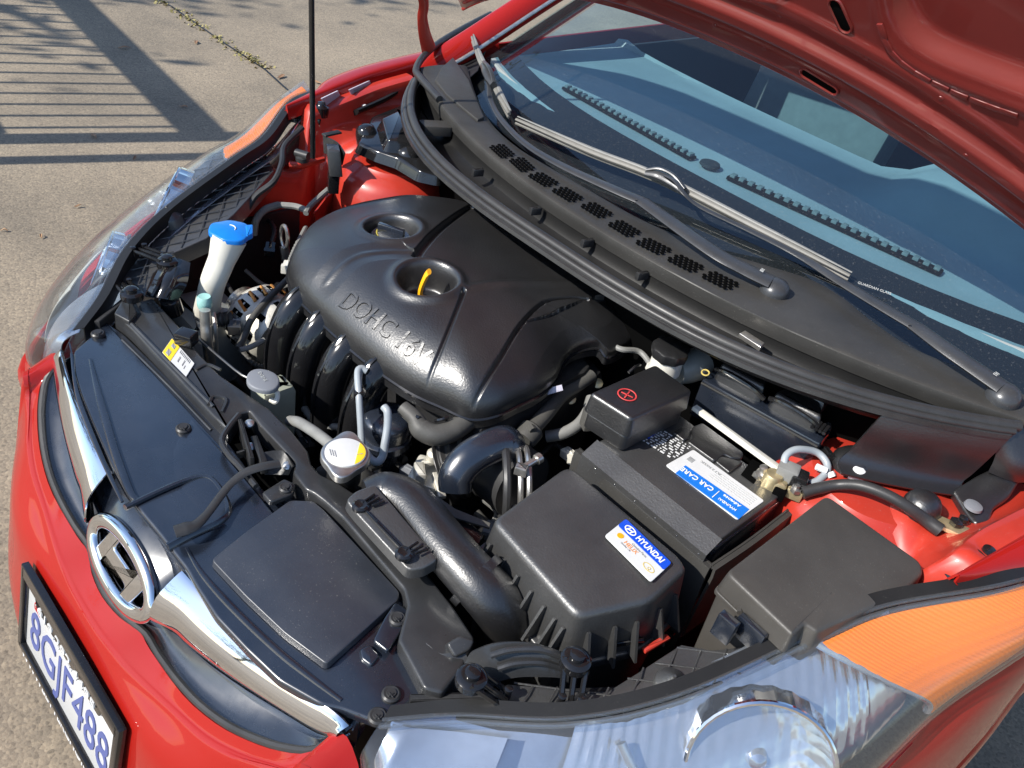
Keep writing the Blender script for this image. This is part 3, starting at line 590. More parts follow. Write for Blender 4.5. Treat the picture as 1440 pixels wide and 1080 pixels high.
for (px, py) in ((672, 242), (753, 296), (826, 341), (903, 387), ):
    c = P(px, py, .928); part('cowl_clip', (box(c, V(.85, -.2, 0), V(.2, .85, 0), Z, .009, .022, .014), 'bar_black'), 'small black clip in the cowl channel')
part('cowl_bracket', (box(P(612, 180, .925), V(.8, -.35, .1), V(.35, .8, 0), Z, .05, .06, .02), 'dusty_plastic'), 'grey plastic block in the passenger end of the channel')
part('cowl_bracket', (prism(PP([(1040, 468, .93), (1048, 464, .93), (1076, 482, .93), (1070, 488, .93)]), .008, .002), 'steel'), 'small pale metal bracket in the cowl channel')
# side covers from the seal down to the shock towers
for s in (1,):
    xa = [.555, .575, .60, .625, .65, .67, .69] if s > 0 else [.50, .54, .58, .62, .65, .67, .69]
    t0 = [V(x, fsy(x)-.014, .938) for x in xa]; t1 = [V(x-.005, fsy(x)-.028, .905) for x in xa]; t2 = [V(x-.012, fsy(x)-.03, .865) for x in xa]; t3 = [V(x-.015, fsy(x)-.045, .845) for x in xa]; t4 = [V(x+.0, fsy(x)-.06, .838) for x in xa]
    d1 = lathe(V(.661, .845, .835), V(0, -.1, 1), [(.027, 0), (.0255, .012), (.021, .022), (.012, .028), (.003, .029)], 24); d2 = lathe(V(.553, .852, .825), V(0, -.2, 1), [(.034, 0), (.032, .012), (.025, .022), (.013, .027), (.003, .028)], 24)
    part('cowl_side_cover', (side(fuse(grid([t0, t1, t2, t3, t4], .003, n1=4, n2=3), d1, d2), s), 'cover_plastic' if s > 0 else 'satin_black'), 'black plastic side cover between cowl and driver shock tower' if s > 0 else 'black plastic side cover between cowl and passenger shock tower')
pcv = prism(rnd(PP([(503, 200), (523, 163), (566, 146), (582, 178), (604, 208), (632, 238), (618, 246), (590, 240), (560, 222), (530, 212)], .868), .008, 3), .022, .006, taper=.006)
part('cowl_side_cover', (fuse(pcv, lathe(P(514, 182, .872), V(-.1, -.2, 1), [(.024, -.03), (.023, -.008), (.019, .004), (.010, .010), (.003, .011)], 20), lathe(P(575, 214, .868), V(0, -.2, 1), [(.030, -.02), (.029, .0), (.023, .010), (.012, .015), (.003, .016)], 20), prism(rnd(PP([(536, 165), (562, 152), (575, 178), (590, 200), (545, 196)], .893), .006, 3), .03, .008, taper=.01)), 'gloss_black'), 'black plastic side cover between cowl and passenger shock tower')
sd = prism(rnd(PP([(1340, 690, .845), (1375, 668, .86), (1402, 655, .87), (1437, 672, .87), (1420, 700, .85), (1398, 715, .845), (1392, 735, .842), (1372, 738, .84), (1358, 720, .84)]), .008), .012, .004)
st = grid([PP([(1402, 600, .945), (1440, 590, .95), (1475, 580, .955)]), PP([(1400, 640, .90), (1432, 655, .90), (1480, 650, .91)]), PP([(1390, 662, .868), (1430, 676, .868), (1470, 672, .875)])], .003, n1=4, n2=4)
part('hinge_cover', (fuse(sd, st), 'cover_plastic'), 'black plastic cover piece by the driver bonnet hinge')
part('push_pin', (lathe(P(1368, 713, .847), Z, [(.013, 0), (.012, .004), (.006, .0055), (.002, .0055)], 18), 'cap_grey'), 'round grey push pin on the hinge cover')
# windscreen
def wg(x, v, dz=0): return V(x*(1-.10*v), 1.0+.11*(abs(x)/.65)**3+v*.80, .913+v*.43+dz)
GX = list(np.linspace(-.76, .76, 21)); GV = list(np.linspace(0, 1, 9))
part('windscreen', (grid([[wg(x, v) for x in GX] for v in GV]), 'windshield_glass'), 'tinted windscreen glass over a blue grey dashboard', ang=170)
fb = []
for i, v in enumerate((0, .06, .12, .176)): fb.append([wg(x, v, -.004) for x in GX])
sdf = [grid([[wg(s*x, v, -.004) for x in (.76, .72, .68-.05*min(1, max(0, 0)))] for v in np.linspace(.17, 1, 6)]) for s in (1, -1)]
part('frit_band', (fuse(grid(fb), *sdf), 'frit'), 'black painted border inside the lower windscreen edge', ang=170)
part('glass_print', (text('GUARDIAN GLASS', .007, P(1205, 400, .968)+V(0, 0, .002), P(1257, 418, .968)-P(1205, 400, .968), V(0, 1, .5), .0002, width=.055), 'silver_print'), 'small maker print on the lower windscreen')
# wipers
def wiper(label, pivot, armpts, hinge, blade, conn, txt):
    e = empty('wiper', label); pv = P(*pivot)
    sub('pivot_cap', (lathe(pv-Z*.016, V(0, -.25, 1), [(.024, 0), (.0235, .010), (.020, .017), (.011, .022), (.003, .0235)], 26), 'wiper_grey'), e)
    a = PP(armpts); n = len(a); k = hinge
    sub('arm_head', (tube(a[:k+1], [.021, .0205, .019, .017], 12, 6, sq=.34, up=Z), 'wiper_grey'), e)
    sub('arm', (tube(a[k:], [.0155, .014, .011, .008, .006, .0055, .0055], 12, 5, sq=.36, up=Z), 'wiper_grey'), e)
    sub('hinge_pin', (tube([a[k]+(a[k]-a[k-1]).cross(Z).normalized()*q for q in (-.015, .015)], .004, 8, 1), 'gloss_black'), e)
    b = PP(blade); sub('blade', (fuse(tube(b, [.004, .008, .008, .008, .004], 10, 6, sq=.8, up=Z), tube([p+Z*-.008 for p in b], .0028, 6, 6)), 'blade_rubber'), e)
    sub('blade_spine', (tube([p+V(0, .003, .006) for p in b], [.002, .0045, .0045, .0045, .002], 8, 6, sq=.6, up=Z), 'hose_grey'), e)
    c = PP(conn); sub('connector', (fuse(tube(c, [.008, .012, .012, .008], 10, 5, sq=.8, up=Z), tube([c[0]+Z*.008, c[1]+Z*.014, c[2]+Z*.014, c[3]+Z*.006], .005, 8, 4, sq=.6, up=Z)), 'wiper_grey'), e)
    d = (a[1]-a[0]).normalized(); sub('arm_mark', (text(txt, .009, a[0].lerp(a[1], .55)+Z*.011-d.cross(Z)*.004, d.cross(Z), -d, .0003), 'silver_print'), e)
wiper('driver wiper with long blade lying across the windscreen', (1417, 549, .975), [(1410, 545, .975), (1378, 523, .978), (1330, 490, .982), (1288, 459, .982), (1250, 437, .980), (1180, 395, .977), (1120, 357, .976), (1050, 322, .982), (985, 291, .988), (962, 272, 1.0), (950, 255, 1.008), (935, 246, 1.005)], 3, [(726, 168, .962), (830, 213, .975), (930, 252, .985), (1060, 318, .982), (1195, 388, .974)], [(908, 244, .992), (925, 247, .996), (945, 257, .994), (962, 270, .99)], 'LH')
wiper('passenger wiper crossing above the vent holes', (1093, 400, .972), [(1085, 397, .972), (1050, 380, .975), (1000, 352, .98), (903, 283, .982), (860, 265, .978), (790, 233, .97), (740, 203, .965), (705, 168, .965), (690, 140, .968), (688, 122, .975), (686, 108, .98)], 3, [(664, 52, .99), (676, 85, .985), (690, 110, .978), (703, 135, .972), (716, 160, .966)], [(680, 92, .99), (685, 102, .992), (690, 112, .988), (694, 120, .984)], 'RH')
# ---- cabin seen through the glass
db = empty('dashboard', 'blue grey dashboard with defroster vents under the windscreen')
DX = list(np.linspace(-.72, .72, 25))
def dz(x, y): return .965+.03*max(0, (y-1.3))-.02*max(0, abs(x)-.5) + .085*math.exp(-((x-.37)/.17)**4)*max(0, min(1, (y-1.40)/.12))
rows = [[V(x*.97, 1.07+.11*(abs(x)/.65)**3, .935) for x in DX]]+[[V(x, y+.09*(abs(x)/.65)**3, dz(x, y)) for x in DX] for y in (1.11, 1.17, 1.24, 1.32, 1.40, 1.45, 1.50, 1.56, 1.62)]+[[V(x, 1.66, dz(x, 1.62)-.03) for x in DX], [V(x, 1.68, .6) for x in DX]]
sub('dash_top', (grid(rows, .004, n1=2), 'dash'), db)
vt = []
for a, b in (((795, 122), (975, 222)), ((1025, 247), (1325, 383))):
    n = 22; pa, pb = P(*a, .972), P(*b, .972)
    for k in range(n):
        q = pa.lerp(pb, (k+.5)/n); d = (pb-pa)/n; vt.append(box(q+V(0, .0, .004), d, d.cross(Z), Z, d.length*.55, .016, .006, .001))
    sub('vent_slot', (bar(pa-Z*.001, pb-Z*.001, .024, .006), 'hole_black'), db)
sub('vent_fins', (fuse(*vt), 'seat'), db)
sub('sun_sensor', (lathe(P(998, 232, .972), Z, [(.022, 0), (.020, .005), (.01, .007)], 16), 'cabin_dark'), db)
for s in (1, -1):
    st = empty('seat', 'light grey front seat seen through the windscreen')
    sub('backrest', (box(V(.37*s, 2.35, .85), V(1, 0, 0), V(0, .95, -.3), V(0, .3, .95), .48, .12, .62, .04), 'seat'), st); sub('headrest', (box(V(.37*s, 2.47, 1.24), V(1, 0, 0), V(0, .95, -.3), V(0, .3, .95), .26, .09, .17, .03), 'seat'), st); sub('cushion', (box(V(.37*s, 2.1, .52), V(1, 0, 0), V(0, 1, 0), Z, .5, .52, .16, .04), 'seat'), st)
c = V(.37, 1.80, .93); swn = V(0, -.35, .94).normalized(); a_ = V(1, 0, 0); b_ = swn.cross(a_)
part('steering_wheel', (fuse(tube([c+(a_*math.cos(q)+b_*math.sin(q))*.185 for q in np.linspace(0, 6.283, 24, endpoint=False)], .015, 10, 2, closed=True), lathe(c-swn*.03, swn, [(.07, 0), (.06, .025), (.02, .035)], 20), bar(c-a_*.18, c+a_*.18, .04, .02, up=swn)), 'cabin_dark'), 'dark steering wheel behind the dashboard')
part('cabin_lining', (fuse(grid([[V(x, y, .28) for x in (-.72, .72)] for y in (1.2, 3.1)], .01), grid([[V(x, 3.1, z) for x in (-.72, .72)] for z in (.28, 1.4)], .01), grid([[V(s*.74, y, z) for y in (1.3, 3.1)] for s, z in ((-1, .28), (-1, .95))], .01), grid([[V(s*.74, y, z) for y in (1.3, 3.1)] for s, z in ((1, .28), (1, .95))], .01)), 'cabin_dark'), 'dark cabin interior')
# ---- pillars and roof
for s in (1, -1):
    pa = [V(.815, 1.08, .90), V(.80, 1.20, .955), V(.775, 1.45, 1.09), V(.735, 1.80, 1.27), V(.70, 1.98, 1.345)]
    part('windscreen_pillar', [(side(tube(pa, [.03, .034, .034, .036, .038], 12, 6, sq=.7), s), 'red_paint'), (side(tube([p+V(-.038, .005, .006) for p in pa], .005, 8, 6), s), 'steel')], 'red windscreen pillar with a thin bright trim')
    part('body_side', (side(grid([[V(.83, 1.3, .95), V(.82, 2, .97), V(.80, 3.1, .99)], [V(.885, 1.3, .80), V(.89, 2, .80), V(.88, 3.1, .80)], [V(.89, 1.3, .35), V(.9, 2, .35), V(.89, 3.1, .35)]], .004, n1=3, n2=2), s), 'red_paint'), 'red body side behind the front fender')
part('roof', (grid([[V(x*.66, y, z-.04*x*x) for x in (-1, -.5, 0, .5, 1)] for y, z in ((1.80, 1.345), (2.2, 1.41), (2.8, 1.42), (3.2, 1.38))], .02, n1=3, n2=3), 'red_paint'), 'red roof panel')

# ================================================================== BONNET (raised)
TH = R(51); HH = V(0, 1.18, 1.055); HF = V(0, -math.cos(TH), math.sin(TH)); HN = V(0, -math.sin(TH), -math.cos(TH))   # HF towards the nose, HN out of the underside
def hs(x): return .25*(1-(min(1, abs(x)/.79))**2.2)
def hw(s): return .785-.02*s-.20*max(0, (s-.75)/.4)**2
def HP(x, s, n=0.): return V(x, 0, 0)+HH+HF*s+HN*n
def hproj(px, py, n=0):
    d = _ray(px, py); t = ((HH+HN*n)-CAM).dot(HN)/d.dot(HN); q = CAM+d*t; return q.x, (q-HH).dot(HF)
rec0 = [hproj(*p) for p in ((1246, 0), (1262, 40), (1295, 70), (1345, 97), (1400, 118), (1440, 131))]
def smooth(a, b, x): t = max(0, min(1, (x-a)/(b-a))); return t*t*(3-2*t)
def hh(x, s, d):
    """relief of the inner panel: d = distance from the rear edge"""
    z = .003+.007*smooth(.010, .020, d)-.003*smooth(.050, .056, d)+.012*smooth(.062, .078, d)-.012*smooth(.096, .110, d)+.004*smooth(.128, .134, d)-.004*smooth(.150, .158, d)
    e = hw(s)-abs(x); z *= smooth(0, .03, e)
    for cx, c0, rx, ry in RECS:
        q = (abs(x-cx)/rx)**6+(abs(s-c0)/ry)**6; z += -.020*(1-smooth(.55, 1.0, q))+.003*math.exp(-((q-1.35)/.2)**2)
    return z
RECS = ((.49, .735, .19, .35), (-.49, .735, .19, .35), (0, .70, .17, .30))
NXH, NSH = 200, 190; rows = []; outr = []
for j in range(NSH+1):
    row = []; orow = []
    for i in range(NXH+1):
        u = -1+2*i/NXH; s0 = hs(u*.785); sj = s0+(1.14-.12*u*u*u*u-s0)*(j/NSH)**1.25; x = u*hw(sj); d = sj-s0
        row.append(HP(x, sj, hh(x, sj, d)))
        if i % 10 == 0 and j % 10 == 0: orow.append(HP(x*1.004, sj-.004+.01*j/NSH, -.012-.03*(1-u*u)*math.sin(math.pi*min(1, .2+.8*j/NSH))))
    rows.append(row)
    if orow: outr.append(orow)
hd = empty('bonnet', 'raised red bonnet showing its ribbed underside')
sub('inner_panel', (grid(rows), 'hood_inner_red'), hd, 'dull red bonnet underside with pressed ribs')
sub('outer_skin', (grid(outr, .002, n1=2, n2=2), 'red_paint'), hd)
for (a, b), r_ in ((((1141, 97), (1176, 118)), .008), (((1181, 3), (1193, 30)), .009)):
    xa, sa = hproj(*a); xb, sb = hproj(*b); z_ = .022
    A_, B_ = HP(xa, sa, hh(xa, sa, sa-hs(xa))+.0012), HP(xb, sb, hh(xb, sb, sb-hs(xb))+.0012); t = (B_-A_).normalized(); q = t.cross(HN)
    pts = [A_+(-t*math.cos(k)+q*math.sin(k))*r_ for k in np.linspace(-math.pi/2, math.pi/2, 9)]+[B_+(t*math.cos(k)+q*math.sin(k))*r_ for k in np.linspace(math.pi/2, -math.pi/2, 9)]
    sub('slot', (prism(pts, .004, .0005, down=-HN), 'hole_black'), hd)
    sub('slot_rim', (tube([p+(p-(A_+B_)/2).normalized()*.003 for p in pts], .0022, 6, 1, closed=True), 'hood_inner_red'), hd)
tabp = [HP(x, s_-.030, hh(x, s_-.030, s_-.030-hs(x))) for x, s_ in rec0]
tabc = catmull(tabp, 4)
for k in range(1, len(tabc)-1, 2):
    d = (tabc[k+1]-tabc[k-1]).normalized(); sub('pressed_tab', (box(tabc[k]+HN*.001, d, d.cross(HN), HN, .024, .009, .003, .0014), 'hood_inner_red'), hd)
for px, py in ((1010, 30), (1080, 62), (1240, 140), (1300, 172), (1370, 205), (1100, 20), (1225, 75), (1330, 130)):
    x_, s_ = hproj(px, py); sub('spot_weld', (lathe(HP(x_, s_, hh(x_, s_, s_-hs(x_))-.0008), HN, [(.0042, 0), (.0036, .0014), (.0012, .0018)], 12), 'hood_inner_red'), hd)
edge = [HP(-.785+1.57*k/40, hs(-.785+1.57*k/40)-.001, -.002) for k in range(41)]
sub('rear_hem', (tube(edge, .0045, 8, 1), 'red_paint'), hd)
# hinges
for s in (1, -1):
    a = [V(-.775, 1.03, .915), V(-.775, 1.07, .985), V(-.765, 1.04, 1.06), V(-.755, 1.00, 1.13), V(-.75, .95, 1.22)]
    hp = [PXX(603, 70, -.785), PXX(597, 48, -.78), PXX(594, 25, -.775), PXX(596, 5, -.77), PXX(592, -25, -.76), HP(-.74, .34, .01)]
    g = fuse(tube(hp, [.022, .018, .015, .015, .016, .014], 8, 5, sq=.45, up=V(1, 0, .2)))
    g = g if s < 0 else mir(g)
    part('bonnet_hinge', (g, 'bay_red'), 'red curved bonnet hinge arm')
# prop rod
b0 = P(440, 222, .845); t0_ = PY(438, 0, .655)
tv = (t0_-b0); k_ = 1.0
while True:
    q = b0+tv*k_; hz = (q-HH).dot(HN)
    if hz < .012 or k_ > 5: break
    k_ += .02
pr_ = empty('prop_rod', 'thin black prop rod holding the bonnet up')
sub('rod', (tube([b0, b0.lerp(b0+tv*k_, .5), b0+tv*k_], .0055, 10, 3), 'gloss_black'), pr_); sub('pivot_clip', (fuse(tube([P(417, 215, .835), P(434, 220, .838)], .009, 10, 1), lathe(P(425, 226, .823), Z, [(.014, 0), (.014, .008), (.006, .012)], 12)), 'rubber'), pr_); sub('pivot_lug', (tube([P(408, 232, .812), P(425, 232, .815), P(455, 224, .82)], [.012, .011, .008], 10, 4, sq=.7), 'bay_red'), pr_)

# ================================================================== FRONT PANEL ABOVE THE GRILLE
cv = empty('radiator_cover', 'satin black cover panel with painted blue sky sheen above the grille')
out = PP([(150, 452), (175, 470), (300, 592), (372, 690), (405, 703), (450, 712), (575, 855), (562, 888), (598, 974), (533, 1017), (505, 1006), (478, 996), (450, 990), (392, 957), (347, 914), (304, 868), (278, 828), (262, 800), (225, 752), (195, 716), (176, 690), (155, 650), (132, 599), (114, 556), (104, 525), (103, 494)], .710)
sub('panel', (prism(rnd(out, .006, 3), .012, .004), 'satin_black'), cv)
sub('badge_hump', (grid(hump, .003, n1=3, n2=2), 'satin_black'), cv)
rp = PP([(297, 787), (345, 748), (408, 703), (440, 704), (455, 716), (562, 832), (560, 843), (510, 888), (459, 934), (400, 890), (345, 838)], .722)
sub('raised_plate', (prism(rnd(rp, [.006]+[.005]*10, 3), .010, .0018, taper=.001), 'panel_matte'), cv, 'dusty raised plate on the driver half of the cover')
for z_, l, r_ in ((.710, [(262, 770), (285, 808), (330, 858), (390, 915), (440, 955), (480, 985)], .0045), (.711, [(127, 505), (140, 560), (160, 630), (182, 690), (196, 706)], .006), (.711, [(100, 497), (108, 552), (125, 600), (148, 655), (172, 706)], .0035)):
    sub('pressed_ridge', (tube(PP(l, z_), [r_*.4, r_, r_, r_*.6], 8, 5, sq=.7, up=Z), 'satin_black'), cv)
sub('finger_recess_rim', (tube(PP([(176, 714), (215, 695), (260, 676), (290, 671), (308, 684), (322, 712), (315, 730), (270, 752), (236, 770)], .711), .0065, 8, 5, sq=.7), 'satin_black'), cv)
sub('seam', (fuse(tube(PP([(297, 622), (340, 668), (372, 706)], .7105), .002, 6, 3), tube(PP([(172, 478), (240, 545), (297, 605)], .7105), .0022, 6, 3)), 'bar_black'), cv)
def pin(px, py, z, r_=.011, mt='rubber', parent=None):
    return sub('push_pin', (fuse(lathe(P(px, py, z), Z, [(r_, -.003), (r_, .002), (r_*.8, .004), (r_*.55, .0035), (r_*.5, .0055), (r_*.1, .0055)], 20), bar(P(px, py, z+.006)-V(r_*.35, 0, 0), P(px, py, z+.006)+V(r_*.35, 0, 0), .0015, .001), bar(P(px, py, z+.0062)-V(0, r_*.35, 0), P(px, py, z+.0062)+V(0, r_*.35, 0), .0015, .001)), mt), parent or cv)
for q in ((138, 470, .712), (258, 603, .712), (550, 977, .712), (531, 1008, .711)): pin(*q)
tabs = fuse(prism(rnd(PP([(541, 868), (556, 846), (580, 862), (545, 916), (525, 900)], .7235), .004), .006, .002), prism(rnd(PP([(505, 912), (520, 905), (535, 920), (522, 936), (508, 926)], .715), .004), .008, .003))
sub('clip_tab', (tabs, 'satin_black'), cv); pin(559, 871, .7245, .0105)
tb2 = prism(rnd(PP([(368, 692), (400, 672), (416, 680), (412, 694), (380, 706)], .728), .005), .008, .003); sub('clip_tab', (tb2, 'bar_black'), cv); pin(402, 687, .729, .0095)
# ---- upper radiator support
rs = empty('radiator_support', 'black steel radiator support bar behind the grille cover')
bo = PP([(160, 440), (185, 462), (230, 510), (300, 585), (320, 604), (334, 582), (350, 577), (366, 598), (399, 633), (415, 650), (412, 664), (430, 688), (440, 692), (456, 704), (482, 727), (568, 828), (573, 850), (560, 900), (596, 968), (622, 975), (650, 940), (668, 897), (640, 855), (596, 799), (520, 705), (494, 690), (476, 678), (450, 666), (438, 652), (434, 634), (410, 605), (380, 575), (310, 527), (276, 492), (262, 470), (215, 418), (172, 431)], .731)
sub('bar', (prism(rnd(bo, .004, 2), .05, .0045, taper=.002), 'bar_black'), rs)
sub('crease', (fuse(tube(PP([(178, 448), (240, 512), (300, 572)], .7315), .003, 6, 3), tube(PP([(262, 462), (330, 520), (350, 532)], .7315), .002, 6, 3), tube(PP([(276, 520), (292, 513), (310, 520)], .7315), .0028, 6, 4), tube(PP([(293, 570), (300, 558), (318, 562), (312, 580)], .7315), .003, 6, 4)), 'bar_black'), rs)
sub('end_bracket', (prism(rnd(PP([(160, 440), (170, 424), (184, 420), (193, 438), (182, 452)], .738), .004), .02, .003), 'bar_black'), rs)
q = PP([(228, 496), (260, 533), (276, 514), (242, 476)], .7325); xd = (q[1]-q[0]); yd = (q[3]-q[0])
def quad(o, xd, yd, u0, u1, v0, v1, lift, r_=.002, h=.0012):
    n = xd.cross(yd).normalized(); n = n if n.z > 0 else -n
    return prism(rnd([o+xd*u+yd*v+n*lift for u, v in ((u0, v0), (u1, v0), (u1, v1), (u0, v1))], r_, 3), h, .0003, seg=1)
lab = [(quad(q[0], xd, yd, 0, 1, 0, 1, .0008), 'paper'), (quad(q[0], xd, yd, .01, .36, .02, .98, .0014), 'label_yellow')]
pr = [quad(q[0], xd, yd, .10, .24, .12, .42, .0019, .0002, .0004), quad(q[0], xd, yd, .12, .26, .62, .84, .0019, .0002, .0004), quad(q[0], xd, yd, .52, .57, .30, .62, .0014, .0002, .0004), quad(q[0], xd, yd, .70, .74, .35, .68, .0014, .0002, .0004), quad(q[0], xd, yd, .80, .82, .30, .5, .0014, .0002, .0004)]+[quad(q[0], xd, yd, .45+.05*k, .465+.05*k, .75, .93, .0014, .0001, .0003) for k in range(9)]
part('warning_label', lab+[(fuse(*pr), 'print_grey')], 'white and yellow warning label on the radiator support')
# latch
la = empty('bonnet_latch', 'black steel bonnet latch in the radiator support')
sub('latch_well', (prism(PP([(312, 620), (334, 582), (350, 577), (415, 650), (412, 662), (385, 690), (340, 655)], .700), .03, .002), 'hole_black'), la)
sub('latch_rim', (tube(PP([(336, 583), (320, 603), (312, 621), (322, 640), (337, 656), (360, 684)], .733), .0045, 8, 5), 'bar_black'), la)
sub('latch_plate', (fuse(bar(P(338, 600, .722), P(355, 655, .728), .006, .03), bar(P(357, 620, .722), P(372, 658, .730), .010, .02), bar(P(334, 640, .722), P(346, 636, .725), .004, .012)), 'dark_metal'), la)
sub('latch_plate', (grid([PP([(368, 637, .733), (398, 634, .733), (414, 655, .733)]), PP([(372, 668, .715), (390, 668, .712), (408, 668, .715)])], .003, n2=2), 'dark_metal'), la)
for px, py in ((351, 597), (405, 656), (352, 630)): sub('bolt', (lathe(P(px, py, .725), V(.2, -.3, 1), [(.007, 0), (.007, .004), (.004, .006)], 12), 'steel'), la)
lv_ = PP([(393, 652, .742), (370, 656, .744), (346, 664, .742), (325, 680, .738), (310, 698, .735), (292, 722, .733), (276, 738, .732), (262, 743, .732), (246, 748, .731)])
part('latch_lever', (tube(lv_, [.0075, .0075, .007, .006, .006, .006, .008, .0105, .010], 10, 6, sq=.5, up=Z), 'rubber'), 'dark bent latch lever reaching over the grille cover')

# ================================================================== ENGINE COVER
def heightcover(outline, ctr, ztop, zrim, n=4.0, nt=900, nr=190, skirt=.02):
    o = np.array([[p.x, p.y] for p in outline]); N = len(o); seg = np.linalg.norm(np.roll(o, -1, 0)-o, axis=1); cum = np.concatenate([[0], np.cumsum(seg)])
    tt = np.linspace(0, cum[-1], nt, endpoint=False); oc = np.vstack([o, o[:1]]); ox = np.interp(tt, cum, oc[:, 0]); oy = np.interp(tt, cum, oc[:, 1]); zr = np.interp(tt, cum, np.append([p.z for p in outline], outline[0].z))
    rr = np.concatenate([np.linspace(0.004, .72, int(nr*.6)), 1-(1-.72)*np.linspace(1, 0, int(nr*.4)+1)[1:]**1.6])
    Xs = ctr[0]+(ox-ctr[0])[None]*rr[:, None]; Ys = ctr[1]+(oy-ctr[1])[None]*rr[:, None]; nrm_y = (oy-ctr[1])/np.hypot(ox-ctr[0], oy-ctr[1]); nn_ = np.where(nrm_y < 0, n-(n-2.45)*np.clip(-nrm_y*1.25, 0, 1), n+1.5*np.clip(nrm_y, 0, 1)); g = (1-rr[:, None]**nn_[None])**(1/nn_[None])
    Zt = ztop(Xs, Ys); Zs = zr[None]+(Zt-zr[None])*g
    Vs = [V(*p) for p in np.stack([Xs, Ys, Zs], 2).reshape(-1, 3)]; m = len(rr); Fs = []
    Vs += [V(ox[k], oy[k], zr[k]-skirt) for k in range(nt)]
    for i in range(m):
        for k in range(nt):
            k2 = (k+1) % nt; Fs.append((i*nt+k, (i+1)*nt+k, (i+1)*nt+k2, i*nt+k2))
    Fs.append(tuple(range(nt))); return Vs, Fs
def pdist(X, Y, pl):
    d = np.full(X.shape, 9.)
    for a, b in zip(pl, pl[1:]):
        ab = np.array([b.x-a.x, b.y-a.y]); L = ab@ab; t = np.clip(((X-a.x)*ab[0]+(Y-a.y)*ab[1])/L, 0, 1); d = np.minimum(d, np.hypot(X-a.x-t*ab[0], Y-a.y-t*ab[1]))
    return d
def sidesign(X, Y, pl):   # signed side of a polyline (extended chord)
    a, b = pl[0], pl[-1]; return (b.x-a.x)*(Y-a.y)-(b.y-a.y)*(X-a.x)
ec_px = [(407, 370, .79), (405, 392, .775), (420, 419, .772), (467, 466, .772), (517, 509, .772), (575, 549, .772), (622, 571, .772), (650, 584, .772), (670, 588, .772), (698, 583, .775), (730, 568, .78), (759, 554, .785), (781, 534, .79), (795, 505, .80), (815, 492, .805), (842, 488, .807), (855, 500, .80), (882, 487, .80), (890, 468, .81), (878, 446, .825), (853, 424, .84), (831, 392, .848), (806, 377, .85), (759, 341, .852), (727, 323, .852), (694, 305, .852), (662, 290, .852), (633, 281, .85), (582, 274, .845), (542, 278, .84), (488, 290, .83), (445, 312, .815), (420, 343, .80)]
eco = catmull(PP(ec_px)+[P(*ec_px[0])], 5)[:-1]
gA = catmull(PP([(664, 288), (640, 305), (615, 325), (596, 345), (586, 358)], .865), 4); gB = catmull(PP([(826, 420), (800, 420), (765, 426), (735, 450), (700, 495), (660, 535), (624, 572)], .862), 4)
gC = catmull(PP([(462, 368), (500, 354), (540, 352), (580, 354)], .862), 4); gD = catmull(PP([(652, 412), (640, 440), (625, 470), (609, 492)], .862), 4)
gE = catmull(PP([(655, 408), (700, 402), (760, 402), (830, 402)], .862), 4)
W1, W2 = P(551, 316, .865), P(601, 392, .865)
def ecz(X, Y):
    z = .862+.008*np.clip((Y-.45)/.35, 0, 1)-.03*((X+.10)/.30)**4-.012*np.clip((.50-Y)/.08, 0, 1)**2
    z = z-.012*np.exp(-(pdist(X, Y, gA)/.0080)**10)-.011*np.exp(-(pdist(X, Y, gB)/.0028)**4)
    # side panel past crease B sits lower
    sB = np.zeros_like(X)
    a, b = gB[-1], gB[len(gB)//2]; c, d = gB[len(gB)//2], gB[0]
    s1 = (b.x-a.x)*(Y-a.y)-(b.y-a.y)*(X-a.x); s2 = (d.x-c.x)*(Y-c.y)-(d.y-c.y)*(X-c.x)
    m = ((s1 < 0) & (s2 < 0)); dB = pdist(X, Y, gB); z = z-np.where(m, .016*np.clip(dB/.05, 0, 1)**.8+.03*np.clip((dB-.05)/.06, 0, 1), 0)
    z = z+.0035*np.exp(-(pdist(X, Y, gC)/.006)**2)-.005*np.clip(1-pdist(X, Y, gC)/.03, 0, 1)*((Y < .60))
    z = z-.006*np.exp(-(pdist(X, Y, gD)/.0030)**4)+.004*np.exp(-(pdist(X, Y, gE)/.010)**2)
    for c, r_, dp, col in ((W1, .046, .030, .004), (W2, .046, .045, .007)):
        q = np.hypot(X-c.x, Y-c.y); z = z+col*np.exp(-((q-r_-.009)/.009)**2)-dp*(1/(1+np.exp((q-r_+.003)/.0018)))
    return z
ec = empty('engine_cover', 'black textured plastic engine cover with two round wells')
ctr = (-.10, .60)
shell = heightcover(eco, ctr, ecz, None, n=3.2); sub('shell', (shell, 'cover_plastic'), ec, ang=60)
from mathutils.bvhtree import BVHTree
bvh = BVHTree.FromPolygons(shell[0], shell[1])
sub('rim_bead', (tube([p-Z*.004 for p in eco], .0032, 6, 1, closed=True), 'gloss_black'), ec)
o1, o2 = P(484, 388, .8655), P(602, 474, .8655); xd = (o2-o1); yd = V(-xd.y, xd.x, 0)
def ezz(p): return bvh.ray_cast(V(p.x, p.y, 2), V(0, 0, -1))[0].z
tv_, tf_ = text('DOHC 16V', .034, V(o1.x, o1.y, 0)-yd.normalized()*.010, V(xd.x, xd.y, 0), yd, .0008, .012, width=xd.length*1.0)
xn_ = V(xd.x, xd.y, 0).normalized(); pj = [(p-V(o1.x, o1.y, 0)).dot(xn_) for p in tv_]; sp_j = sorted(pj); gp = max(range(len(sp_j)-1), key=lambda i: sp_j[i+1]-sp_j[i]); cut = (sp_j[gp]+sp_j[gp+1])/2
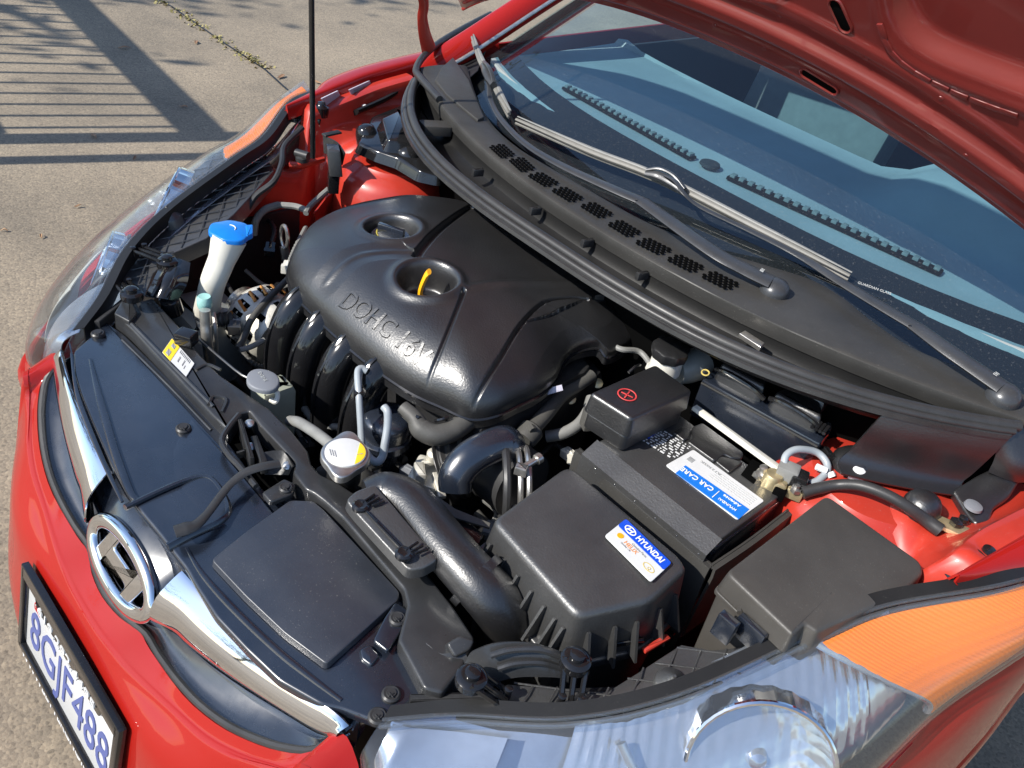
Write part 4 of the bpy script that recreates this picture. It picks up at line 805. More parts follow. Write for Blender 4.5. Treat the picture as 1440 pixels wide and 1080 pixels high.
for sel, word in ((lambda q: q < cut, 'raised letters DOHC'), (lambda q: q >= cut, 'raised characters 16V')):
    idx = {i: k for k, i in enumerate([i for i, q in enumerate(pj) if sel(q)])}
    sub('raised_lettering', (([V(tv_[i].x, tv_[i].y, ezz(tv_[i])+.0013+tv_[i].z*1.3) for i in idx], [tuple(idx[i] for i in f) for f in tf_ if f[0] in idx]), 'cover_plastic'), ec, word, ang=30)
oc = V(W1.x, W1.y, .842)
sub('oil_cap', [(lathe(oc-Z*.01, Z, [(.036, 0), (.036, .010), (.033, .013), (.026, .011), (.005, .012)], 28), 'satin_black'), (bar(oc+Z*.010-V(.022, .012, 0), oc+Z*.010+V(.022, .012, 0), .010, .020), 'satin_black'), (tube([oc+Z*.0045+V(.025*math.cos(k), .025*math.sin(k), 0) for k in np.linspace(2.2, 4.6, 9)], .0022, 6, 2, sq=.4), 'yellow_print')], ec, 'black oil filler cap with yellow arc mark')
dc = V(W2.x, W2.y, .826)
sub('dipstick_handle', [(tube([dc+V(-.004, -.004, -.008), dc+V(-.006, -.006, .016), dc+V(-.004, .0, .042), dc+V(0, .002, .052)], [.008, .0078, .0082, .0074], 10, 4, sq=.55, up=V(1, 1, 0)), 'dipstick'), (lathe(dc-Z*.012, Z, [(.016, 0), (.014, .012), (.008, .016)], 14), 'gloss_black'), (fuse(*[bar(dc+V(.010+.006*k, -.012, -.004), dc+V(.02+.006*k, .012, .002), .003, .006) for k in range(3)]), 'alu')], ec, 'orange dipstick handle in the cover well')
sub('well_floor', (lathe(V(W2.x, W2.y, .812), Z, [(.043, 0), (.042, .003), (.002, .003)], 24), 'hole_black'), ec)
sub('edge_label', (prism(PP([(762, 548, .775), (790, 541, .79), (792, 549, .782), (764, 557, .767)]), .001, .0003), 'pale_label'), ec, 'small pale part label under the cover edge')
# engine block under the cover
eb = empty('engine_block', 'dark engine block under the cover')
sub('block', (box(V(-.08, .635, .56), V(1, 0, 0), V(0, 1, 0), Z, .46, .30, .40, .02), 'dark'), eb); sub('gearbox', (box(V(.26, .56, .47), V(1, .1, 0), V(-.1, 1, 0), Z, .34, .30, .22, .04), 'dark'), eb); sub('head_flange', (box(V(-.06, .62, .765), V(1, 0, 0), V(0, 1, 0), Z, .40, .26, .02, .004), 'dark_metal'), eb)
for px, py, z_ in ((654, 608, .70), (802, 562, .73), (840, 540, .74)): sub('bolt', (lathe(P(px, py, z_), V(.4, -.4, .8), [(.009, 0), (.009, .005), (.004, .006)], 12), 'brass'), eb)
# intake runners
im = empty('intake_manifold', 'glossy black intake manifold with four curved runners')
for i, x in enumerate((-.272, -.200, -.124, -.046)):
    pth = [V(x, .53, .765), V(x, .468, .768), V(x, .428, .748), V(x+.002, .404, .70), V(x+.004, .398, .62), V(x+.004, .41, .52), V(x, .44, .42)]
    sub('runner', (tube(pth, [.026, .029, .031, .031, .030, .028, .028], 16, 7, sq=.85, up=V(1, 0, 0)), 'gloss_black'), im)
    sub('runner_rib', (tube([p+V(.0, -.030, .012) if k > 1 else p+V(0, -.01, .03) for k, p in enumerate(pth[1:6])], .0035, 6, 5), 'gloss_black'), im)
sub('plenum', (box(V(-.15, .47, .50), V(1, 0, 0), V(0, 1, 0), Z, .36, .08, .20, .03), 'gloss_black'), im)
# alternator
al = empty('alternator', 'silver cast alternator beside the intake runners')
ac_ = P(374, 456, .635); ax = V(-1, -.15, .12).normalized()
sub('body', (lathe(ac_-ax*.05, ax, [(.060, 0), (.066, .008), (.067, .035), (.064, .04), (.064, .058), (.067, .062), (.066, .085), (.052, .10), (.030, .108)], 40), 'cast_alu'), al)
u_ = ax.cross(Z).normalized(); v_ = ax.cross(u_); gs = []; gh = []
for k in range(20):
    a = 2*math.pi*k/20; dr = u_*math.cos(a)+v_*math.sin(a)
    gs.append(bar(ac_+ax*.014+dr*.064, ac_+ax*.044+dr*.050, .006, .012, up=dr)); gh.append(box(ac_+ax*.018+dr*.066, ax, dr.cross(ax), dr, .022, .009, .004, .001))
    if k % 2: gh.append(box(ac_-ax*.028+dr*.0655, ax, dr.cross(ax), dr, .018, .012, .004, .001))
sub('fins', (fuse(*gs), 'alu'), al); [sub('cooling_slot', (g_, 'hole_black'), al) for g_ in gh]
sub('windings', (fuse(*[tube([ac_+ax*.006+(u_*math.cos(a)+v_*math.sin(a))*.0665, ac_+ax*.03+(u_*math.cos(a+.1)+v_*math.sin(a+.1))*.0672], .0035, 6, 1) for a in np.linspace(3.2, 6.2, 9)]), 'copper'), al)
sub('pulley', (lathe(ac_+ax*.058, ax, [(.02, 0), (.033, .004), (.030, .008), (.034, .012), (.030, .016), (.034, .020), (.012, .024)], 28), 'steel'), al)
rg = random.Random(4); cl_ = []
for k in range(16):
    p = P(rg.uniform(345, 395), rg.uniform(450, 505), rg.uniform(.56, .63)); cl_.append(box(p, V(rg.uniform(-1, 1), rg.uniform(-1, 1), rg.uniform(-.5, .5)), V(rg.uniform(-.2, .2), 1, .2), V(.3, .1, 1), rg.uniform(.008, .026), rg.uniform(.006, .012), rg.uniform(.006, .018)))
sub('rear_terminals', (fuse(*cl_), 'cast_alu'), al)
part('cable', (tube(PP([(420, 378, .72), (395, 402, .71), (370, 428, .70), (352, 452, .69), (345, 470, .67), (335, 490, .66)]), .006, 10, 6), 'hose_dark'), 'grey brown harness tube running past the alternator')
part('cable', (tube(PP([(415, 398, .70), (395, 405, .69), (380, 415, .68)]), .004, 8, 5), 'hose_grey'), 'thin grey wire above the alternator')
part('cable', (tube(PP([(337, 492, .66), (352, 488, .66), (372, 478, .665)]), .005, 8, 5), 'hose_grey'), 'short grey wire across the alternator')
part('connector', (fuse(box(P(342, 440, .67), V(.8, .5, 0), V(-.5, .8, 0), Z, .022, .02, .018), box(P(330, 452, .66), V(.8, .5, 0), V(-.5, .8, 0), Z, .026, .022, .018)), 'vac_hose'), 'pale blue grey wiring connector')
part('convoluted_tube', (tube(PP([(305, 450, .66), (318, 449, .665), (332, 450, .66)]), lambda t: .011+.003*math.sin(t*40), 12, 12), 'hose_dark'), 'short ribbed cable tube')

# ================================================================== PASSENGER SIDE SMALL PARTS
ws = empty('washer_filler', 'white washer fluid filler neck with bright blue cap')
cp = P(324, 323, .835); nk = PP([(322, 335, .822), (312, 365, .785), (300, 395, .745), (294, 420, .70), (290, 445, .64)])
sub('neck', (tube(nk, [.030, .023, .022, .022, .025], 20, 6), 'off_white'), ws)
def flap(k): return .034*(1+.05*math.cos(3*k+.5)+.03*math.cos(7*k))
sub('cap', (prism([cp+V(flap(k)*math.cos(k)*1.08, flap(k)*math.sin(k), 0) for k in np.linspace(0, 6.283, 36, endpoint=False)], .009, .003, crown=.004), 'blue_cap'), ws, 'bright blue snap cap')
sub('cap_tab', (prism(rnd(PP([(345, 316, .838), (356, 315, .838), (356, 328, .836), (347, 332, .836)]), .004), .01, .002), 'blue_cap'), ws)
sub('reservoir', (box(P(292, 470, .58), V(1, 0, 0), V(0, 1, 0), Z, .14, .12, .14, .03), 'bottle_grey'), ws)
sub('cap_mark', (fuse(tube([cp+Z*.0042+V(.010*math.cos(k), .008*math.sin(k), 0) for k in np.linspace(.4, 2.7, 7)], .0009, 5, 2)), 'white'), ws)
sp_ = empty('service_port', 'aluminium pipe with pale teal port cap')
sub('pipe', (fuse(tube(PP([(288, 436, .745), (289, 455, .72), (291, 478, .69), (296, 510, .62)]), .009, 12, 5), tube(PP([(300, 440, .72), (303, 465, .70), (304, 500, .64)]), .004, 8, 5)), 'alu'), sp_); sub('cap', (lathe(P(288, 432, .735), V(0, 0, 1), [(.011, 0), (.0125, .004), (.0125, .018), (.010, .022), (.006, .021)], 18), 'teal_cap'), sp_)
ct = empty('coolant_reservoir', 'pale coolant reservoir with grey lid')
cc = P(370, 533, .745)
sub('lid', (prism([cp_ for cp_ in [cc+V(.027*math.cos(k)*(1+.08*math.cos(2*k)), .024*math.sin(k), 0) for k in np.linspace(0, 6.283, 30, endpoint=False)]], .008, .003, crown=.002), 'cap_grey'), ct); sub('lid_text', (text('ENGINE', .007, cc+V(-.016, .0, .0026), V(1, -.1, 0), V(.1, 1, 0), .0003), 'silver_print'), ct)
sub('bottle', (box(P(384, 585, .62), V(1, 0, 0), V(0, 1, 0), Z, .045, .06, .14, .015), 'bottle_green'), ct); sub('lid_strap', (tube(PP([(380, 545, .735), (390, 553, .725), (388, 565, .715), (380, 562, .715)]), .004, 8, 5), 'off_white'), ct)
# horn cover / deflector behind passenger lamp
part('air_deflector', (fuse(grid([PP([(228, 372, .76), (248, 366, .765), (268, 372, .765)]), PP([(218, 395, .755), (238, 395, .765), (262, 398, .755)]), PP([(206, 418, .735), (226, 420, .745), (248, 422, .735)])], .004, n1=5, n2=5), tube(PP([(234, 378, .768), (222, 400, .762), (213, 416, .748)]), .004, 6, 4), tube(PP([(250, 378, .768), (242, 400, .764), (232, 418, .75)]), .004, 6, 4)), 'gloss_black'), 'glossy black ribbed deflector behind the passenger headlight')
part('support_bolt', (fuse(lathe(P(238, 420, .735), V(.1, -.2, 1), [(.018, -.03), (.017, 0), (.012, .002)], 18)), 'gloss_black'), 'black bushing at the passenger end of the support')
part('bolt', (lathe(P(238, 408, .748), V(.1, -.2, 1), [(.010, 0), (.010, .004), (.005, .006)], 12), 'steel'), 'pale bolt head on the passenger support bushing')
part('bracket', (fuse(box(P(262, 474, .745), V(.8, .5, 0), V(-.5, .8, 0), Z, .03, .025, .02), bar(P(258, 482, .737), P(270, 487, .737), .004, .004)), 'gloss_black'), 'small black clip bracket on the radiator support')
# relay box, harness, hook on passenger apron
rb = empty('relay_box', 'small black relay box on a bracket by the shock tower')
rc = P(470, 225, .845)
sub('case', (box(rc, V(.85, -.45, 0), V(.45, .85, 0), V(-.1, -.1, 1), .036, .026, .055, .004), 'box_plastic'), rb); sub('case_base', (box(rc-Z*.045, V(.85, -.45, 0), V(.45, .85, 0), Z, .030, .022, .045, .004), 'gloss_black'), rb)
sub('bracket', (fuse(grid([PP([(455, 190, .87), (475, 200, .87), (486, 215, .87)]), PP([(456, 215, .835), (472, 222, .835), (482, 232, .835)])], .002, n2=3), bar(P(455, 190, .872), P(478, 185, .872), .014, .004)), 'dark_metal'), rb)
part('harness', (fuse(tube(PP([(467, 262, .78), (452, 275, .77), (436, 290, .76), (430, 300, .755)]), .006, 8, 5), tube(PP([(432, 296, .757), (415, 290, .755), (392, 288, .75)]), .0065, 8, 5), tube(PP([(392, 288, .75), (372, 295, .745), (360, 310, .73), (357, 330, .70)]), .0075, 8, 5)), 'hose_grey'), 'grey taped wiring harness on the passenger apron')
part('harness', (tube(PP([(425, 180, .86), (400, 205, .845), (396, 230, .835), (385, 255, .82), (360, 275, .79), (345, 300, .76)]), .006, 8, 5), 'rubber'), 'thin black cable on the passenger apron')
hk = P(400, 333, .72); part('lifting_hook', (fuse(tube([hk+V(.018*math.cos(k)*.7, 0, .024*math.sin(k)) for k in np.linspace(0, 6.283, 16, endpoint=False)], .004, 8, 2, closed=True), bar(hk-Z*.02, hk-Z*.05+V(.01, 0, 0), .02, .006)), 'steel'), 'steel engine lifting eye')
part('ground_lug', (fuse(box(P(520, 275, .755), V(.8, -.4, 0), V(.4, .8, 0), V(0, -.5, 1), .03, .02, .006), lathe(P(513, 271, .762), V(0, -.5, 1), [(.008, 0), (.008, .006), (.004, .007)], 12)), 'off_white'), 'pale ground lug on the shock tower')
part('fender_bracket', (fuse(box(P(425, 165, .855), V(.8, .6, 0), V(-.6, .8, 0), Z, .09, .03, .02), lathe(P(452, 150, .885), Z, [(.016, -.02), (.016, 0), (.010, .004), (.008, .010), (.003, .011)], 16)), 'gloss_black'), 'black bracket at the passenger headlight tail')
part('bolt', (lathe(P(512, 151, .868), Z, [(.007, 0), (.007, .005), (.003, .007)], 12), 'white'), 'white bolt head on the passenger apron edge')
part('edge_cover', (tube(PP([(500, 158, .866), (540, 140, .875), (575, 120, .885)]), .012, 8, 4, sq=.5), 'channel_black'), 'dark strip along the passenger apron edge')

# ================================================================== CENTRE: RADIATOR CAP, CANISTER, HOSES
rc_ = empty('radiator_cap', 'silver radiator cap with white and yellow warning disc')
cc = P(486, 637, .765)
ears = [.034*(1+.42*max(0, math.cos(k-2.45))**12+.42*max(0, math.cos(k+.75))**12) for k in np.linspace(0, 6.283, 60, endpoint=False)]
sub('cap', (prism([cc+V(r_*math.cos(k), r_*math.sin(k), 0) for r_, k in zip(ears, np.linspace(0, 6.283, 60, endpoint=False))], .012, .003), 'steel'), rc_)
disc = [cc+Z*.0025+V(.0285*math.cos(k), .0285*math.sin(k), 0) for k in np.linspace(0, 6.283, 40, endpoint=False)]
sub('warning_disc', [(prism(disc, .003, .0008), 'paper'), (prism([p+Z*.0006 for p in [cc+Z*.0025+V(.0275*math.cos(k), .0275*math.sin(k), 0) for k in np.linspace(-.15, 1.75, 16)]], .002, .0004), 'label_yellow'), (fuse(*[bar(cc+Z*.0031+V(-.016+.003*k, -.016+.002*k, 0), cc+Z*.0031+V(-.004+.003*k, -.021+.002*k, 0), .0012, .0004) for k in range(3)]+[text('!', .012, cc+Z*.0036+V(.012, .010, 0), V(1, -.4, 0), V(.4, 1, 0), .0002)]), 'print_grey')], rc_)
sub('neck', (lathe(cc-Z*.05, Z, [(.024, 0), (.024, .036), (.027, .040)], 24), 'dark_metal'), rc_)
part('overflow_hose', (tube(PP([(408, 592, .70), (420, 594, .72), (440, 606, .735), (455, 617, .745), (466, 626, .75)]), .0085, 12, 6), 'hose_grey'), 'grey overflow hose leading to the radiator cap')
part('vacuum_pipe', (tube(PP([(516, 522, .775), (508, 518, .778), (503, 525, .775), (505, 560, .755), (508, 610, .715), (510, 655, .68)]), .0055, 10, 6), 'vac_hose'), 'pale blue grey vacuum pipe rising beside the runners')
part('vacuum_hose', (tube(PP([(540, 572, .775), (545, 580, .772), (545, 600, .755), (541, 625, .735), (538, 642, .72), (530, 650, .715), (521, 645, .715), (514, 637, .72)]), .0062, 10, 6), 'vac_hose'), 'pale blue grey hose looping in front of the canister')
part('pipe_clip', (box(P(506, 553, .757), V(.8, -.5, 0), V(.5, .8, 0), Z, .018, .018, .014), 'gloss_black'), 'small black clip on the vacuum pipe')
vc = empty('valve_canister', 'black round valve canister with stepped lid'); c0 = P(545, 592, .70)
sub('body', (lathe(c0-Z*.12, V(.02, -.05, 1), [(.030, 0), (.034, .05), (.036, .08), (.043, .085), (.043, .098), (.040, .10)], 30), 'satin_black'), vc); sub('lid', (lathe(c0-Z*.02, V(.02, -.05, 1), [(.040, 0), (.040, .022), (.036, .030), (.030, .033), (.004, .034)], 30), 'satin_black'), vc)
sub('strap', (bar(c0+V(-.03, -.02, .0), c0+V(-.035, -.02, -.08), .008, .006), 'steel'), vc)
part('breather_elbow', (tube(PP([(566, 573, .765), (583, 588, .76), (592, 603, .752), (612, 612, .748), (636, 606, .75), (656, 592, .755), (668, 580, .76)]), [.0115, .0125, .0165, .0165, .0165, .0165, .0165], 16, 6), 'hose_dark'), 'grey breather elbow hose under the cover corner')
part('hose_clamp', (fuse(tube(PP([(575, 580, .765), (590, 590, .767)]), .005, 8, 1), tube(PP([(612, 592, .76), (622, 590, .768), (630, 586, .77)]), .003, 6, 3)), 'gloss_black'), 'black spring clamp on the breather elbow')
part('coolant_hose', (tube(PP([(742, 610, .735), (765, 585, .74), (790, 556, .75), (812, 542, .755), (832, 528, .76)]), [.013, .013, .012, .011, .011], 14, 6), 'hose_dark'), 'dark coolant hose rising from the intake duct')
part('hose_fitting', (fuse(lathe(P(735, 620, .725), (P(752, 600, .735)-P(735, 620, .725)), [(.018, 0), (.020, .01), (.020, .026), (.016, .03)], 20), tube([P(746, 600, .748), P(750, 606, .748)], .006, 8, 1)), 'hose_dark'), 'ribbed fitting at the hose end')
part('heater_hose', (tube(PP([(768, 614, .70), (790, 610, .71), (812, 598, .72), (826, 580, .73), (832, 560, .74)]), .010, 12, 6), 'hose_grey'), 'pale grey heater hose by the terminal cover')
part('hose_end', (box(P(829, 588, .765), V(.8, -.4, 0), V(.4, .8, 0), Z, .022, .02, .035), 'hose_dark'), 'tan rubber hose end below the terminal cover')
part('cable_tie', (tube(PP([(688, 602, .71), (695, 590, .72), (700, 598, .715), (690, 606, .71)]), .0015, 6, 4), 'yellow_print'), 'yellow wire twist under the cover corner')
# intake duct: bellows, resonator, clamp
idt = empty('intake_duct', 'black ribbed rubber intake duct to the filter box')
a_, b_ = P(632, 652, .70), P(735, 690, .70)
pth = [P(628, 660, .665), P(650, 652, .68), P(678, 648, .69), P(705, 660, .695), P(735, 683, .70)]
sub('bellows', (tube(pth, lambda t: .050+(.0035*math.sin(t*60) if t < .42 else .001)+.004*t, 28, 14), 'rubber'), idt)
sub('resonator', (tube(PP([(640, 690, .715), (642, 668, .735), (660, 645, .755), (690, 628, .765), (712, 622, .765), (720, 632, .755), (722, 648, .73)]), [.024, .026, .026, .026, .026, .024, .020], 18, 7, sq=.8), 'satin_black'), idt)
cl0 = P(727, 682, .715); dxn = V(.6, .75, .1).normalized(); u_ = dxn.cross(Z).normalized(); v_ = dxn.cross(u_)
for k, r_ in ((0, .052), (.012, .055)): sub('clamp_band', (tube([cl0+dxn*k+(u_*math.cos(q)+v_*math.sin(q))*r_ for q in np.linspace(0, 6.283, 28, endpoint=False)], .0045, 8, 2, closed=True, sq=1.2), 'steel'), idt)
sub('clamp_screw', (fuse(tube([P(728, 662, .77), P(757, 645, .775)], .005, 10, 1), box(P(733, 660, .772), V(.8, .5, 0), V(-.5, .8, 0), Z, .018, .014, .014), lathe(P(757, 645, .775), P(757, 645, .775)-P(728, 662, .77), [(.008, -.004), (.008, .004), (.004, .006)], 10)), 'steel'), idt)
sub('ring_end', (tube([cl0-dxn*.02+(u_*math.cos(q)+v_*math.sin(q))*.058 for q in np.linspace(0, 6.283, 28, endpoint=False)], .006, 8, 2, closed=True), 'rubber'), idt)
# throttle / metal bracket
part('thermostat_housing', (fuse(box(P(600, 672, .66), V(.8, .5, 0), V(-.5, .8, .1), Z, .05, .06, .03, .004), bar(P(585, 652, .685), P(612, 648, .69), .012, .006), bar(P(612, 665, .68), P(622, 700, .67), .012, .008), box(P(590, 665, .685), V(.5, .8, 0), V(-.8, .5, 0), Z, .016, .03, .02, .003), lathe(P(610, 645, .69), Z, [(.012, 0), (.012, .012), (.007, .016)], 14)), 'cast_alu'), 'cast aluminium housing below the intake bellows')
part('bracket_plate', (prism(PP([(555, 672, .71), (580, 672, .71), (640, 715, .715), (690, 735, .715), (688, 742, .712), (630, 725, .712), (590, 690, .71)]), .004, .001), 'hose_dark'), 'thin dark shield plate behind the snorkel')
part('dark_bracket', (prism(PP([(625, 722, .705), (655, 728, .705), (682, 752, .705), (672, 768, .705), (650, 755, .705)]), .03, .003), 'gloss_black'), 'glossy dark bracket beside the filter box')
part('radiator_hose', (tube(PP([(455, 672, .64), (480, 672, .66), (505, 675, .66), (530, 690, .62)]), .020, 14, 5), 'hose_dark'), 'brown grey radiator hose behind the support bar')
rgf = random.Random(21); names = [('hose', 'rubber', .011), ('wire_loom', 'hose_dark', .007), ('hose', 'dark_metal', .009)]
for k, pts in enumerate(([(560, 640, .60), (590, 625, .58), (620, 625, .55), (640, 600, .5)], [(330, 530, .55), (360, 560, .5), (400, 600, .48)], [(740, 560, .62), (770, 590, .60), (800, 620, .62)], [(700, 590, .60), (730, 575, .62), (770, 570, .64), (800, 575, .66)], [(520, 690, .60), (545, 660, .62), (570, 645, .62)], [(860, 470, .74), (885, 455, .76), (905, 470, .74)], [(330, 250, .75), (320, 300, .70), (335, 350, .62), (350, 400, .55)], [(670, 720, .62), (700, 760, .6), (690, 800, .55)])):
    nm, mt, r_ = names[k % 3]; part(nm, (tube(PP(pts), r_, 10, 6), mt), 'dark hose low in the engine bay')

# ================================================================== AIR SNORKEL
sn = empty('air_snorkel', 'black plastic air intake snorkel running to the filter box')
spath = PP([(515, 700, .748), (545, 694, .752), (580, 712, .756), (620, 760, .757), (655, 800, .755), (690, 838, .74), (712, 868, .70), (718, 900, .62)])
sub('duct', (tube(spath, [.030, .036, .038, .038, .038, .040, .042, .042], 24, 8, sq=.82), 'cover_plastic'), sn)
sub('collar', (tube([spath[4].lerp(spath[5], k) for k in (.30, .55)], .0408, 24, 2, sq=.84), 'cover_plastic'), sn)
pq = PP([(486, 703, .783), (500, 690, .783), (527, 680, .783), (617, 786, .778), (596, 799, .774), (574, 802, .772), (498, 719, .78)])
sub('mounting_plate', (prism(rnd(pq, .007, 4), .016, .003, taper=.002), 'box_plastic'), sn, 'flat snorkel plate with two screws')
for px, py in ((507, 711), (568, 778)):
    c = P(px, py, .783); sub('screw', (lathe(c, Z, [(.011, -.004), (.011, .001), (.008, .003), (.004, .0015), (.001, .0015)], 20), 'gloss_black'), sn)
    for k in (0, 1, 2): sub('rib', (bar(P(px+2+7*k, py-4+2*k, .7845), P(px+20+7*k, py-16+5*k, .7845), .003, .003), 'gloss_black'), sn)
sub('rib', (bar(P(515, 719, .783), P(567, 774, .780), .0035, .003), 'gloss_black'), sn)
# ribbed resonator piece near the driver lamp
rp_ = [PP([(655, 930, .74), (665, 915, .752), (700, 903, .765), (745, 903, .768), (785, 915, .765), (800, 930, .755)]), PP([(668, 950, .73), (685, 935, .742), (715, 925, .752), (750, 925, .755), (785, 930, .752), (800, 940, .745)]), PP([(690, 965, .72), (705, 955, .728), (730, 950, .735), (760, 950, .738), (785, 952, .738), (797, 958, .73)])]
part('duct_end', (fuse(grid(rp_, .004, n1=5, n2=5), tube(PP([(690, 922, .762), (720, 914, .769), (760, 914, .771), (790, 924, .763)]), .004, 8, 4), tube(PP([(700, 940, .748), (725, 933, .755), (760, 932, .757), (790, 940, .75)]), .004, 8, 4)), 'bar_black'), 'ribbed black duct end beside the driver headlight')
part('support_foot', (fuse(grid([PP([(600, 905, .728), (622, 920, .728), (650, 910, .735)]), PP([(600, 945, .715), (625, 955, .715), (665, 945, .72)]), PP([(612, 972, .70), (635, 978, .70), (662, 970, .705)])], .004, n1=4, n2=4), prism(rnd(PP([(628, 905, .745), (648, 893, .75), (668, 900, .745), (662, 915, .74), (640, 925, .738)]), .005), .02, .003)), 'bar_black'), 'black steel foot at the driver end of the radiator support')

# ================================================================== AIR FILTER BOX
ab = empty('air_filter_box', 'grey black air filter box with blue and white label')
at_ = PP([(800, 651, .803), (691, 731, .800), (812, 868, .800), (918, 845, .800), (968, 800, .802), (958, 782, .803)])
sub('lid', (prism(rnd(at_, [.02, .014, .014, .016, .016, .02], 5), .085, .009, taper=.010, seg=4, crown=.004), 'box_plastic'), ab)
lo_ = [V(p.x, p.y, .718) for p in at_]; cxy = sum(lo_, V(0, 0, 0))/6
lo2 = [cxy+(p-cxy)*1.16 for p in lo_]
sub('flange', (prism(rnd(lo2, .015, 4), .012, .003), 'box_plastic'), ab)
sub('lower_case', (prism(rnd([cxy+(p-cxy)*1.04-Z*.012 for p in lo_], .02, 4), .20, .004, taper=-.01), 'box_plastic'), ab)
def gus(a, b, t, n):
    p = a.lerp(b, t); d = (b-a).normalized(); nn = V(d.y, -d.x, 0)
    if nn.dot(p-cxy) < 0: nn = -nn
    p = V(p.x, p.y, .72); q0 = p+nn*.007
    tri = [q0+Z*.052, q0+nn*.022, q0-nn*.004, q0-nn*.004+Z*.05]
    return fuse((lambda T: (T, [(0, 1, 2, 3), (7, 6, 5, 4), (0, 4, 5, 1), (1, 5, 6, 2), (2, 6, 7, 3), (3, 7, 4, 0)]))([v+d*.0018 for v in tri]+[v-d*.0018 for v in tri]))
for (i, j), ts in (((1, 2), (.08, .25, .42, .58, .73, .85, .94)), ((2, 3), (.2, .55, .85)), ((3, 4), (.3, .75))):
    for t in ts: sub('gusset', (gus(at_[i], at_[j], t, 0), 'box_plastic'), ab)
sub('latch_clip', (fuse(tube(PP([(785, 900, .735), (820, 880, .74), (870, 895, .735)]), .003, 6, 4), bar(P(862, 905, .735), P(905, 900, .735), .006, .006)), 'gloss_black'), ab); sub('red_strip', (bar(P(905, 915, .728), P(940, 895, .728), .008, .004), 'bay_red'), ab)
q0, q1, q3 = P(850, 754, .8085), P(915, 819, .8065), P(880, 730, .8085); xd, yd = q1-q0, q3-q0; n_ = xd.cross(yd).normalized()
L_ = [(quad(q0, xd, yd, 0, 1, 0, 1, .0008, .004), 'paper'), (quad(q0, xd, yd, .0, 1, .60, 1, .0013, .004), 'label_blue')]
L_ += [(text('HYUNDAI', .0125, q0+xd*.34+yd*.71+n_*.0016, xd, yd, .0003, .02, width=xd.length*.54), 'white'), (text('HELIX', .009, q0+xd*.27+yd*.30+n_*.0012, xd, yd, .0002, width=xd.length*.26), 'print_orange'), (text('Genuine Parts', .005, q0+xd*.37+yd*.46+n_*.0012, xd, yd, .0002, width=xd.length*.3), 'print_grey'), (text('Quality Oil', .0035, q0+xd*.24+yd*.22+n_*.0012, xd, yd, .0002, width=xd.length*.2), 'print_grey')]
ecx = q0+xd*.20+yd*.79+n_*.0016; xn, yn = xd.normalized(), yd.normalized()
L_ += [(fuse(tube([ecx+xn*(.0085*math.cos(k))+yn*(.0055*math.sin(k)) for k in np.linspace(0, 6.283, 24, endpoint=False)], .0009, 5, 1, closed=True, sq=.4, up=n_), *[bar(ecx+xn*x0-yn*.0038, ecx+xn*(x0+.003)+yn*.0038, .0018, .0004, up=n_, r=.0001) for x0 in (-.005, .002)], bar(ecx-xn*.004-yn*.001, ecx+xn*.004+yn*.001, .0018, .0004, up=n_, r=.0001)), 'white')]
L_ += [(lathe(q0+xd*.16+yd*.40+n_*.0008, n_, [(.0045, 0), (.0045, .0006)], 18), 'label_orange'), (fuse(tube([q0+xd*.82+yd*.30+n_*.001+xn*(.0085*math.cos(k))+yn*(.005*math.sin(k)) for k in np.linspace(0, 6.283, 22, endpoint=False)], .0007, 5, 1, closed=True, sq=.4, up=n_), text('Q', .006, q0+xd*.80+yd*.24+n_*.0012, xd, yd, .0002)), 'gold')]
sub('sticker', L_, ab, 'blue and white oil sticker', ang=30)

# ================================================================== BATTERY
bt = empty('battery', 'black car battery with blue and white top label')
bz = .800; BX0, BX1, BY0, BY1 = .287, .516, .577, .748
tp = [V(BX0, BY0, bz), V(BX1, BY0, bz), V(BX1, BY1, bz), V(BX0, BY1, bz)]
sub('case', (prism(rnd([V(p.x, p.y, bz-.012) for p in tp], .006, 3), .20, .003, taper=-.004), 'satin_black'), bt)
sub('top', (prism(rnd([V(BX0+.002, BY0+.004, bz), V(BX1-.002, BY0+.004, bz), V(BX1-.002, BY1-.002, bz), V(BX0+.002, BY1-.002, bz)], .006, 3), .014, .003), 'box_plastic'), bt)
sub('front_shoulder', (grid([[V(x, BY0+.006, bz+.0005) for x in np.linspace(BX0, BX1, 9)], [V(x, BY0-.022, bz-.012) for x in np.linspace(BX0, BX1, 9)], [V(x, BY0-.025, bz-.05) for x in np.linspace(BX0, BX1, 9)], [V(x, BY0-.008, bz-.085) for x in np.linspace(BX0, BX1, 9)]], .002, n1=1), 'box_plastic'), bt, ang=25)
sub('shoulder_rib', (fuse(*[bar(V(x, BY0-.004, bz-.004), V(x, BY0-.0245, bz-.018), .0025, .003) for x in np.linspace(BX0+.03, BX1-.01, 6)], bar(V(BX0, BY0-.024, bz-.03), V(BX1, BY0-.024, bz-.03), .002, .003)), 'satin_black'), bt)
cvp = PP([(973, 600), (988, 594), (1046, 636), (1044, 644), (1030, 644), (1018, 638), (1005, 648), (966, 620), (976, 614)], bz+.006)
sub('cell_cover', (prism(rnd(cvp, .004, 3), .007, .002), 'cover_plastic'), bt)
for g_ in (prism(rnd(PP([(946, 607), (960, 598), (972, 604), (968, 616), (962, 619)], bz+.005), .003), .006, .002), prism(rnd(PP([(1006, 648), (1014, 641), (1032, 645), (1045, 650), (1026, 664)], bz+.005), .003), .006, .002)): sub('cell_cover', (g_, 'cover_plastic'), bt)
q0 = P(1054, 716, bz+.0015); q1 = P(964, 654, bz+.0015); q3 = P(1039, 730, bz+.0015); xd, yd = q1-q0, q3-q0; n_ = Z
wl = PP([(936, 654), (975, 632), (1075, 704), (1037, 731)], bz+.0012)
